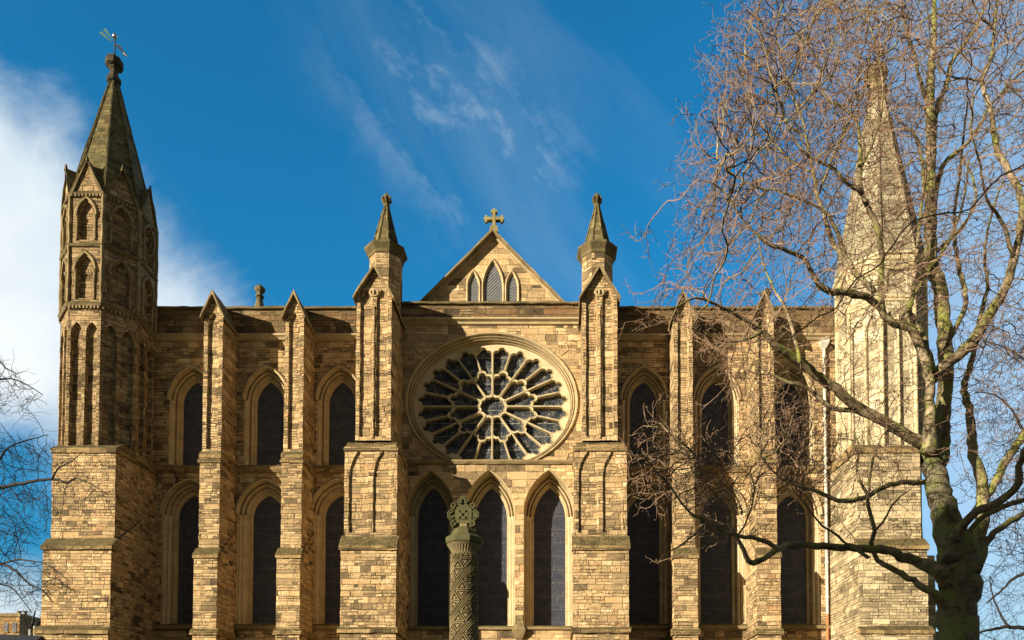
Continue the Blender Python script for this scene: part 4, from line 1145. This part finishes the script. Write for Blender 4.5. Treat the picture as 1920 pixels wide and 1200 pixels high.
def main_tree():
    T = Tree(5); D = 12.0
    trunk = [(1800, 1600, 120), (1799, 1480, 89), (1797, 1330, 77), (1795, 1210, 71), (1797, 1140, 69), (1800, 1085, 74), (1796, 1035, 72), (1782, 995, 57), (1768, 950, 46), (1756, 905, 41), (1749, 862, 38), (1752, 820, 29), (1758, 780, 17), (1760, 750, 7)]
    T.limb(trunk, D, D, 'trunk', .02, 16)
    L = T.limb
    # front stem and its forks
    L([(1742, 850, 30), (1744, 800, 22), (1745, 765, 19), (1744, 728, 18), (1738, 690, 17), (1722, 645, 17), (1703, 615, 16), (1677, 607, 15), (1658, 594, 14), (1651, 565, 13), (1650, 530, 12), (1653, 495, 11), (1650, 455, 11), (1645, 425, 11), (1632, 398, 10), (1616, 362, 9), (1612, 320, 8), (1613, 280, 7), (1609, 240, 6), (1598, 216, 5), (1580, 199, 4.5), (1552, 188, 4), (1536, 155, 3)], D-.2, D-1.3)
    L([(1616, 362, 8), (1600, 352, 7), (1583, 339, 7), (1566, 318, 5.5), (1542, 305, 5), (1515, 292, 4), (1490, 262, 3), (1470, 220, 2.5)], D-1.1, D-1.6)
    L([(1654, 580, 13), (1636, 564, 13), (1604, 551, 13), (1576, 548, 12), (1554, 546, 12), (1536, 534, 10), (1520, 506, 9), (1504, 484, 8), (1478, 470, 7), (1448, 462, 6), (1418, 440, 5), (1392, 412, 4), (1372, 380, 3), (1350, 352, 2.5), (1326, 340, 2)], D-.6, D-2.2)
    L([(1640, 545, 11), (1606, 514, 10), (1575, 478, 10), (1556, 440, 9), (1545, 400, 8), (1532, 370, 7), (1526, 325, 6), (1515, 280, 5), (1508, 235, 4), (1490, 190, 3), (1470, 130, 2.5), (1452, 60, 2)], D-.5, D+.4)
    L([(1598, 505, 9), (1577, 458, 8), (1562, 418, 7), (1546, 396, 6), (1500, 372, 5), (1458, 358, 4), (1420, 352, 3.2), (1380, 330, 2.6), (1345, 300, 2)], D-.4, D-.9)
    L([(1745, 715, 17), (1768, 688, 20), (1797, 667, 21), (1820, 645, 22), (1839, 616, 21), (1858, 584, 19), (1880, 553, 17), (1893, 521, 16), (1900, 485, 15), (1912, 435, 14), (1916, 380, 13), (1897, 332, 12), (1873, 288, 11), (1864, 244, 10), (1853, 192, 9), (1840, 153, 8), (1852, 125, 7), (1860, 95, 6), (1866, 40, 5), (1872, -30, 4), (1880, -110, 2.5)], D-.2, D-.9)
    L([(1748, 700, 16), (1736, 655, 15), (1722, 620, 14), (1706, 590, 12), (1710, 560, 9), (1726, 535, 8), (1744, 502, 8), (1763, 480, 7), (1785, 440, 6), (1800, 400, 5), (1812, 350, 4), (1816, 300, 3)], D-.3, D+.7)
    L([(1696, 600, 9), (1708, 572, 8), (1714, 530, 7), (1718, 490, 6), (1722, 440, 6), (1729, 380, 6), (1731, 325, 6), (1720, 262, 5), (1700, 238, 4), (1680, 220, 3), (1660, 180, 2.4)], D-.5, D-1.2)
    # rear main stem
    L([(1760, 870, 34), (1766, 828, 28), (1769, 765, 27), (1774, 702, 28), (1772, 640, 28), (1767, 592, 27), (1764, 545, 25), (1753, 512, 24), (1746, 480, 23), (1745, 395, 23), (1745, 325, 20), (1745, 255, 18), (1743, 202, 16), (1745, 132, 14), (1750, 90, 11), (1752, 30, 9), (1748, -40, 7), (1742, -120, 4)], D+.1, D+.8)
    L([(1750, 410, 10), (1757, 350, 10), (1773, 304, 9), (1814, 269, 7), (1838, 232, 5), (1852, 205, 4), (1880, 170, 3), (1905, 120, 2.4)], D+.5, D+1.5)
    L([(1750, 260, 9), (1757, 200, 10), (1776, 157, 9), (1782, 122, 8), (1802, 92, 7), (1830, 50, 5), (1850, 0, 4), (1862, -60, 3)], D+.6, D+1.6)
    L([(1745, 215, 7), (1728, 160, 7), (1716, 110, 6), (1700, 60, 5), (1690, 0, 4), (1676, -60, 3)], D+.7, D+.1)
    L([(1772, 650, 10), (1800, 600, 9), (1812, 560, 9), (1800, 510, 8), (1792, 470, 7), (1790, 400, 6), (1800, 330, 5), (1806, 260, 4), (1815, 190, 3)], D+.2, D+1.6)
    L([(1746, 480, 9), (1770, 460, 8), (1790, 440, 7), (1815, 410, 6), (1830, 370, 5), (1822, 330, 4), (1800, 290, 3)], D+.5, D+1.2)
    # long left limb
    L([(1738, 838, 24), (1703, 819, 21), (1671, 797, 20), (1633, 778, 19), (1598, 759, 18), (1576, 737, 18), (1547, 714, 17), (1519, 695, 16), (1500, 677, 16), (1476, 661, 15), (1455, 646, 13), (1428, 622, 10), (1404, 604, 8), (1380, 590, 6.5), (1355, 578, 5), (1330, 565, 4.5), (1305, 558, 4), (1285, 566, 3), (1262, 578, 2.4), (1236, 580, 1.8)], D, D-2.4)
    L([(1640, 785, 10), (1604, 771, 9), (1563, 765, 9), (1541, 752, 8), (1519, 731, 7), (1500, 722, 7), (1480, 718, 6), (1460, 708, 5), (1440, 700, 4), (1416, 700, 3), (1390, 690, 2.4)], D-.2, D-.6)
    L([(1500, 679, 8), (1494, 650, 7), (1486, 622, 6), (1478, 590, 6), (1462, 560, 5), (1444, 528, 4), (1430, 490, 3), (1420, 440, 2.4)], D-1.2, D-1.0)
    L([(1428, 622, 6), (1408, 634, 5), (1380, 640, 4), (1350, 640, 3), (1320, 628, 2.5), (1300, 610, 2)], D-1.8, D-2.5)
    # middle left
    L([(1735, 905, 10), (1690, 905, 9), (1658, 912, 9), (1627, 929, 9), (1589, 940, 9), (1563, 936, 8), (1532, 921, 7), (1500, 912, 6), (1470, 900, 4.5), (1445, 880, 3.5), (1425, 850, 2.5)], D, D-1.6)
    L([(1627, 927, 6), (1612, 900, 5), (1605, 870, 4), (1612, 840, 3.4), (1600, 810, 2.6)], D-.6, D-.9)
    # big low limb
    L([(1780, 1082, 46), (1750, 1066, 28), (1722, 1053, 21), (1690, 1042, 18), (1658, 1031, 16), (1627, 1029, 15), (1579, 1026, 14), (1532, 1024, 13), (1500, 1021, 13), (1476, 1023, 13), (1455, 1032, 12), (1431, 1047, 11), (1413, 1056, 11), (1401, 1050, 10), (1394, 1032, 9), (1380, 1008, 8), (1368, 984, 7.5), (1364, 957, 6), (1350, 936, 5), (1332, 918, 4), (1316, 890, 3), (1306, 860, 2.2)], D, D-2.2)
    L([(1464, 1029, 9), (1440, 1018, 9), (1410, 1008, 8), (1378, 1003, 7), (1350, 993, 7), (1326, 975, 6), (1300, 966, 5), (1280, 945, 4), (1258, 914, 3.5), (1232, 886, 3), (1210, 858, 2.2)], D-1.5, D-2.8)
    L([(1326, 975, 4), (1305, 1000, 3.4), (1280, 1020, 3), (1255, 1034, 2.4), (1228, 1058, 1.6)], D-2.2, D-2.6)
    L([(1380, 1008, 4), (1396, 985, 3.5), (1408, 950, 3), (1414, 910, 2.6), (1404, 880, 2)], D-1.9, D-1.5)
    # mossy low limb
    L([(1785, 1140, 34), (1760, 1122, 19), (1734, 1102, 13), (1703, 1083, 12), (1671, 1067, 11), (1646, 1050, 9), (1634, 1018, 8), (1639, 994, 8), (1630, 960, 7), (1627, 934, 6), (1631, 890, 5), (1640, 850, 4), (1652, 820, 3)], D-.1, D-.9)
    L([(1628, 1045, 7), (1590, 1022, 5), (1565, 1000, 4.5), (1540, 985, 4), (1520, 960, 3), (1500, 935, 2.4)], D-.6, D-1.5)
    L([(1640, 994, 5), (1655, 980, 4.5), (1670, 950, 3.5), (1690, 930, 2.6), (1706, 920, 2)], D-.6, D-1.0)
    # right side
    L([(1790, 1010, 26), (1804, 988, 18), (1817, 972, 17), (1842, 956, 16), (1867, 943, 15), (1890, 928, 15), (1911, 908, 14), (1910, 874, 12), (1922, 845, 11), (1950, 800, 8), (1975, 740, 5), (1990, 660, 3)], D-.3, D-1.5)
    L([(1812, 1010, 14), (1822, 991, 10), (1848, 966, 10), (1880, 950, 10), (1922, 936, 9), (1970, 915, 7), (2030, 880, 4)], D-.1, D-.6)
    L([(1812, 1075, 30), (1838, 1048, 19), (1846, 1022, 15), (1862, 1000, 12), (1890, 981, 11), (1922, 962, 10), (1970, 930, 8), (2030, 910, 4)], D+.1, D+.9)
    L([(1815, 1060, 30), (1834, 1010, 26), (1842, 947, 23), (1841, 899, 21), (1827, 852, 18), (1822, 828, 17), (1817, 765, 14), (1808, 725, 12), (1818, 692, 12), (1827, 655, 10), (1836, 600, 8), (1850, 540, 7), (1846, 470, 5), (1860, 400, 4), (1880, 340, 3)], D+.3, D+1.6)
    L([(1845, 935, 15), (1864, 909, 15), (1883, 868, 15), (1908, 832, 15), (1935, 780, 12), (1950, 700, 9), (1945, 600, 6), (1955, 500, 4)], D+.5, D+1.2)
    # extra top limbs that leave the frame
    L([(1532, 370, 5), (1560, 300, 4.5), (1590, 230, 4), (1630, 150, 3.4), (1660, 80, 3), (1690, -10, 2.4)], D, D+1.4)
    L([(1612, 320, 5), (1640, 260, 4.5), (1655, 190, 4), (1650, 120, 3.4), (1630, 40, 3), (1620, -40, 2)], D-1.0, D-2.0)
    L([(1526, 325, 4), (1480, 300, 3.6), (1440, 250, 3), (1410, 190, 2.4), (1390, 130, 2)], D+.2, D+1.2)
    L([(1900, 485, 8), (1880, 420, 7), (1850, 370, 5), (1838, 310, 4), (1820, 240, 3)], D-.5, D-1.8)
    # attraction points: the crown's space
    g = T.rng; A = []
    crown = [(1420, -80), (1402, 10), (1372, 60), (1335, 110), (1320, 165), (1300, 215), (1305, 275), (1285, 300), (1300, 350), (1288, 410), (1262, 455), (1232, 480), (1245, 530), (1215, 585), (1245, 625), (1300, 600), (1340, 660), (1410, 680), (1480, 640), (1560, 640), (1640, 560), (1720, 540), (1800, 640), (1900, 700), (2080, 700), (2080, -80)]
    A += scatter(g, crown, 5300, D-3.0, D+2.6, .30)
    A += scatter(g, [(1440, -60), (1380, 80), (1330, 200), (1330, 420), (1480, 460), (1560, 330), (1620, 180), (1640, 160), (1700, -60)], 2900, D-2.6, D+2.2, .28)
    A += scatter(g, [(1600, -60), (1560, 160), (1700, 330), (1700, 200), (1950, -60)], 1000, D-2.6, D+2.2, .28)
    A += scatter(g, [(1190, 830), (1215, 800), (1280, 815), (1330, 850), (1385, 860), (1400, 920), (1350, 960), (1280, 940), (1215, 890)], 1300, D-3.3, D-1.4, .2)
    A += scatter(g, [(1400, 800), (1450, 770), (1530, 760), (1560, 830), (1540, 900), (1470, 920), (1400, 880)], 1000, D-2.2, D-.6, .2)
    A += scatter(g, [(1560, 810), (1640, 790), (1700, 830), (1690, 890), (1600, 900)], 650, D-1.2, D-.2)
    A += scatter(g, [(1330, 640), (1430, 640), (1480, 740), (1420, 790), (1360, 740)], 260, D-2.6, D-1.6)
    A += scatter(g, [(1300, 900), (1420, 880), (1450, 1000), (1340, 1030), (1215, 1070), (1290, 990)], 150, D-2.8, D-1.4)
    A += scatter(g, [(1640, 560), (1720, 560), (1720, 800), (1600, 760), (1500, 700)], 330, D-1.5, D+.4)
    A += scatter(g, [(1790, 640), (2080, 640), (2080, 1080), (1870, 1050), (1790, 900)], 950, D-1.2, D+2.4)
    A += scatter(g, [(1540, 60), (1720, 60), (1740, 600), (1540, 600)], 700, D-2.0, D+1.5, .25)
    A += scatter(g, [(1450, 900), (1700, 880), (1700, 1000), (1480, 1000)], 90, D-1.5, D-.4)
    T.grow(A, step=.11, kill=.125, infl=1.5, iters=60, jit=.50)
    tw, th = T.finish(tip=.0038, twig_len=.17, ntw=1, bud=.75, min_twig=.0031)
    root = empty('bare_tree', wp(1800, 1587, D)*Vector((1, 1, 0)) if False else Vector((wp(1800, 1590, D).x, D, 0)), 'large bare tree with mossy trunk and reddish twigs, standing close at the right', 'tree')
    out = []
    for nm, Q, sd_ in T.limbs:
        mb = MB(); mb.tube([p for p, r in Q], [r for p, r in Q], sd_); o = mb.build(nm, 'trunkbark' if nm == 'trunk' else 'bark', None, True); out.append(o)
    out.append(th.build('branch_network', 'bark')); out.append(tw.build('crown', 'twig'))
    under(root, out)
    print('main tree nodes', len(T.nodes), 'faces', len(tw.f))
main_tree()

def left_tree():
    T = Tree(8); D = 15.0; L = T.limb
    L([(-330, 1545, 90), (-325, 1300, 72), (-318, 1100, 64), (-325, 900, 56), (-340, 740, 44), (-330, 600, 30), (-300, 450, 16), (-280, 330, 8)], D, D, 'trunk', .02, 12)
    L([(-322, 1010, 26), (-220, 955, 18), (-120, 930, 13), (-40, 922, 9), (0, 915, 7), (45, 906, 6), (98, 898, 4.6), (128, 906, 4), (140, 896, 3), (165, 905, 2), (200, 925, 1.5)], D, D-.8)
    L([(98, 898, 3.5), (108, 880, 3.2), (124, 870, 2.6), (140, 860, 2), (152, 850, 1.4)], D-.7, D-.9)
    L([(-120, 930, 9), (-60, 880, 7), (-10, 862, 5), (0, 858, 4.4), (18, 838, 3), (44, 828, 2.6), (72, 820, 1.8), (90, 815, 1.4)], D-.3, D+.5)
    L([(-322, 1050, 22), (-200, 1050, 14), (-80, 1052, 9), (0, 1058, 6), (30, 1070, 5), (50, 1092, 3.6), (80, 1108, 2.6), (100, 1130, 1.8)], D, D-1.0)
    L([(0, 1058, 4), (30, 1050, 3.5), (60, 1052, 2.6), (92, 1060, 2), (130, 1090, 1.4)], D-.8, D-1.2)
    L([(-325, 880, 20), (-200, 780, 12), (-90, 730, 8), (-20, 715, 4), (20, 710, 2.6), (52, 722, 1.8), (80, 740, 1.4)], D, D+.5)
    L([(-330, 780, 18), (-200, 690, 10), (-90, 650, 6), (-20, 660, 3), (10, 690, 2), (30, 700, 1.4)], D, D+1)
    L([(-322, 1120, 16), (-180, 1110, 9), (-60, 1095, 5), (0, 1095, 3), (30, 1110, 2), (60, 1150, 1.4)], D, D+.4)
    A = []; g = T.rng
    A += scatter(g, [(-60, 830), (60, 815), (95, 830), (95, 870), (60, 890), (-60, 890)], 260, D-1, D+1)
    A += scatter(g, [(-80, 900), (80, 905), (110, 960), (60, 1030), (-80, 1040)], 480, D-1.4, D+1)
    A += scatter(g, [(-80, 660), (20, 680), (70, 730), (60, 780), (-80, 760)], 240, D-.6, D+1.2)
    A += scatter(g, [(-80, 1040), (100, 1050), (140, 1110), (60, 1130), (-80, 1120)], 330, D-1.5, D)
    A += scatter(g, [(100, 850), (170, 850), (215, 930), (150, 970), (110, 930)], 100, D-1.2, D-.5)
    A += scatter(g, [(-600, 400), (-60, 500), (-60, 1100), (-600, 1100)], 500, D-3, D+3)
    T.grow(A, step=.13, kill=.15, infl=1.5, iters=50, jit=.22, droop=.18)
    tw, th = T.finish(tip=.0036, twig_len=.32, ntw=1, bud=.1, up=-.2, min_twig=.0034)
    root = empty('leafless_tree', Vector((wp(-330, 1540, D).x, D, 0)), 'dark leafless branches reaching in from the left edge across the tower base', 'tree')
    out = []
    for nm, Q, sd_ in T.limbs:
        mb = MB(); mb.tube([p for p, r in Q], [r for p, r in Q], sd_); out.append(mb.build(nm, 'darktwig', None, True))
    out.append(th.build('branch_network', 'darktwig')); out.append(tw.build('crown', 'darktwig'))
    under(root, out)
left_tree()

def right_tree():
    T = Tree(21); D = 24.0; L = T.limb
    L([(2010, 1495, 60), (2008, 1300, 48), (2000, 1120, 42), (1996, 980, 36), (2005, 850, 26), (2010, 700, 14), (2000, 600, 8)], D, D, 'trunk', .02, 10)
    L([(2000, 1230, 16), (1960, 1200, 11), (1925, 1180, 8), (1890, 1175, 7), (1860, 1180, 5), (1838, 1185, 4), (1815, 1190, 2.5)], D, D-1)
    L([(1890, 1175, 6), (1875, 1150, 4), (1862, 1120, 3), (1855, 1080, 2)], D-.6, D-.2)
    L([(2000, 1120, 14), (1960, 1090, 10), (1930, 1075, 7), (1900, 1085, 5), (1875, 1110, 4), (1850, 1130, 3)], D, D+1)
    L([(1998, 1000, 14), (1960, 940, 10), (1935, 870, 7), (1915, 800, 5), (1890, 760, 3.5), (1862, 740, 2.6), (1830, 735, 2)], D, D-.8)
    L([(2005, 850, 12), (1970, 770, 9), (1945, 700, 6), (1915, 670, 4), (1880, 650, 3), (1850, 640, 2)], D, D+1)
    A = []; g = T.rng
    A += scatter(g, [(1790, 1090), (1850, 1060), (2000, 1040), (2000, 1260), (1790, 1240)], 620, D-2, D+2)
    A += scatter(g, [(1810, 720), (1850, 630), (2050, 600), (2050, 1050), (1860, 1040), (1830, 900)], 800, D-3, D+3)
    T.grow(A, step=.16, kill=.18, infl=1.8, iters=55, jit=.3)
    tw, th = T.finish(tip=.0035, twig_len=.32, ntw=1, bud=.05, up=.05, min_twig=.0032)
    root = empty('background_tree', Vector((wp(2010, 1490, D).x, D, 0)), 'darker fine-twigged bare tree in the distance, behind the big mossy trunk', 'tree')
    out = []
    for nm, Q, sd_ in T.limbs:
        mb = MB(); mb.tube([p for p, r in Q], [r for p, r in Q], sd_); out.append(mb.build(nm, 'darktwig', None, True))
    out.append(th.build('branch_network', 'darktwig')); out.append(tw.build('crown', 'darktwig'))
    under(root, out)
right_tree()

# ================================================================== far corner at lower left
def far_things():
    HY = 62.0
    q = lambda px, py, Y=HY: wp(px, py, Y)
    MS['housewall'] = stone('house_stone', [(0, (.20, .11, .05)), (.5, (.33, .19, .085)), (1, (.42, .27, .13))], h=.3, w=.6, seed=12, soot=.2, moss=.2)
    MS['darkroof'] = simple('dark_slate', (.012, .012, .014), .6, 0, .3)
    MS['pot'] = simple('chimney_pot', (.16, .11, .075), .8, 0, .3)
    x0, x1 = q(-160, 1150).x, q(37, 1150).x; zt = q(0, 1150).z
    root = empty('town_house', ((x0+x1)/2, HY, 0), 'distant tan stone house with two chimney pots, low at the left edge', 'house')
    mb = MB(); mb.box(x0, x1, HY, HY+8, 0, zt-.3)
    out = [mb.build('wall', 'housewall')]
    mb = MB(); mb.box(x0-.1, x1+.12, HY-.12, HY+8.1, zt-.29, zt); out.append(mb.build('parapet', 'dressold'))
    for px in (20, 31):
        c = q(px, 1150).x; mb = MB(); mb.ring((c, HY+1), [(.16, zt-.1), (.20, zt+.02), (.14, zt+.08), (.12, zt+.24), (.21, zt+.28), (.21, zt+.36), (.1, zt+.38)], 10, 0, True, True); out.append(mb.build('chimney_pot', 'pot'))
    for px in (-20, 8, 24):
        for py in (1168, 1215):
            a, b_ = q(px, py), q(px+7, py+16); mb = MB(); mb.box(a.x, b_.x, HY-.03, HY+.05, b_.z, a.z); w_ = mb.build('window', 'glass'); out.append(w_)
            mb = MB(); mb.box(a.x-.08, b_.x+.08, HY-.10, HY-.035, b_.z-.12, b_.z-.01); s_ = mb.build('sill', 'dressold'); s_.parent = w_
    under(root, out)
    # nearer dark roof whose ridge just enters the frame
    RY_ = 30.0; a, b_ = wp(-400, 1176, RY_), wp(80, 1192, RY_)
    root = empty('garden_building', ((a.x+b_.x)/2, RY_, 0), 'low building showing only its black roof edge in the bottom left corner', 'outbuilding')
    mb = MB(); mb.loft([[(a.x, RY_-2.5, a.z-1.8), (b_.x, RY_-2.5, b_.z-1.8), (b_.x, RY_-2.5, b_.z-1.65), (a.x, RY_-2.5, a.z-1.65)], [(a.x, RY_, a.z-.15), (b_.x, RY_, b_.z-.15), (b_.x, RY_, b_.z), (a.x, RY_, a.z)], [(a.x, RY_+2.5, a.z-1.8), (b_.x, RY_+2.5, b_.z-1.8), (b_.x, RY_+2.5, b_.z-1.65), (a.x, RY_+2.5, a.z-1.65)]], True, True, True)
    o1 = mb.build('roof', 'darkroof')
    mb = MB(); mb.loft([[(a.x+.3, RY_-2.2, 0), (b_.x-.1, RY_-2.2, 0), (b_.x-.1, RY_+2.2, 0), (a.x+.3, RY_+2.2, 0)], [(a.x+.3, RY_-2.2, b_.z-1.75), (b_.x-.1, RY_-2.2, b_.z-1.75), (b_.x-.1, RY_+2.2, b_.z-1.75), (a.x+.3, RY_+2.2, b_.z-1.75)]], True, True, True)
    under(root, [o1, mb.build('wall', 'housewall')])
    # long low far house range behind, and two pale posts
    root = empty('terrace_house', (q(60, 1180, 75).x, 75, 0), 'low brownish house roof far behind the dark roof, beside the tower base', 'house')
    mb = MB(); a, b_ = q(39, 1178, 75), q(110, 1178, 75); mb.box(a.x, b_.x, 75, 82, 0, a.z-.4); o1 = mb.build('wall', 'housewall')
    mb = MB(); mb.extr_x([(74.7, a.z-.5), (78.5, a.z+1.0), (82.3, a.z-.5)], a.x-.2, b_.x+.2); o2 = mb.build('roof', 'pot')
    under(root, [o1, o2])
    for px, tp in ((65, 1174), (56, 1180)):
        p = wp(px, tp, 40.0); mb = MB(); mb.tube([(p.x, 40, 0), (p.x, 40, p.z-.05)], .05, 8); mb.tube([(p.x, 40, p.z-.06), (p.x, 40, p.z)], [.07, .045], 8)
        o = mb.build('pale_post', 'pipe'); tag(o, 'taller thin pale post against the houses beside the tower base' if px == 65 else 'shorter thin pale post just left of the taller one', 'post', 'thin pale posts near the tower base')
    # scrubby bare trees in front of the houses
    T = Tree(31); D = 55.0
    T.limb([(62, 1300, 10), (62, 1230, 8), (60, 1190, 6), (62, 1165, 4), (66, 1145, 2)], D, D, 'trunk', .01, 8)
    T.limb([(60, 1200, 4), (50, 1175, 3), (44, 1160, 2)], D, D-.5)
    T.limb([(61, 1190, 4), (72, 1170, 3), (80, 1150, 2)], D, D+.5)
    A = scatter(T.rng, [(38, 1180), (44, 1150), (62, 1130), (85, 1125), (95, 1190), (60, 1195)], 260, D-1.5, D+1.5)
    T.grow(A, step=.25, kill=.25, infl=2.5, iters=40, jit=.3)
    tw, th = T.finish(tip=.006, twig_len=.4, ntw=1, bud=0, up=.2, min_twig=.006)
    root = empty('scrub_tree', Vector((wp(62, 1460, D).x, D, 0)), 'small distant brown bare tree between the tan house and the tower base', 'tree')
    out = []
    for nm, Q, sd_ in T.limbs:
        mb = MB(); mb.tube([p for p, r in Q], [r for p, r in Q], sd_); out.append(mb.build(nm, 'darktwig', None, True))
    out.append(th.build('branch_network', 'darktwig')); out.append(tw.build('crown', 'darktwig'))
    under(root, out)
far_things()

# ================================================================== unseen house behind the viewer, added to throw shade on the tree's trunk
def shading_house():
    root = empty('shading_house', (-14, -9, 0), 'unseen house added behind the viewpoint to shade the tree trunk', 'house')
    if 'housewall' not in MS: return
    mb = MB(); mb.box(-18.0, -7.5, -12.5, -5.5, 0, 11.0); mb.loft([[(-18.0, -12.5, 11), (-18.0, -9, 13.9), (-18.0, -5.5, 11)], [(-7.5, -12.5, 11), (-7.5, -9, 13.9), (-7.5, -5.5, 11)]], True, True, True)
    w_ = mb.build('wall', 'housewall'); out = [w_]
    mb = MB(); mb.loft([[(-18.3, -5.1, 10.9), (-18.3, -9, 14.1), (-18.3, -12.9, 10.9)], [(-7.2, -5.1, 10.9), (-7.2, -9, 14.1), (-7.2, -12.9, 10.9)]], False); out.append(mb.build('roof', 'darkroof'))
    for k in range(4):
        for z in (1.2, 4.4, 7.2):
            x = -17+k*2.5; mb = MB(); mb.box(x, x+1.1, -5.52, -5.4, z, z+1.7); out.append(mb.build('window', 'glass'))
    under(root, out)
shading_house()
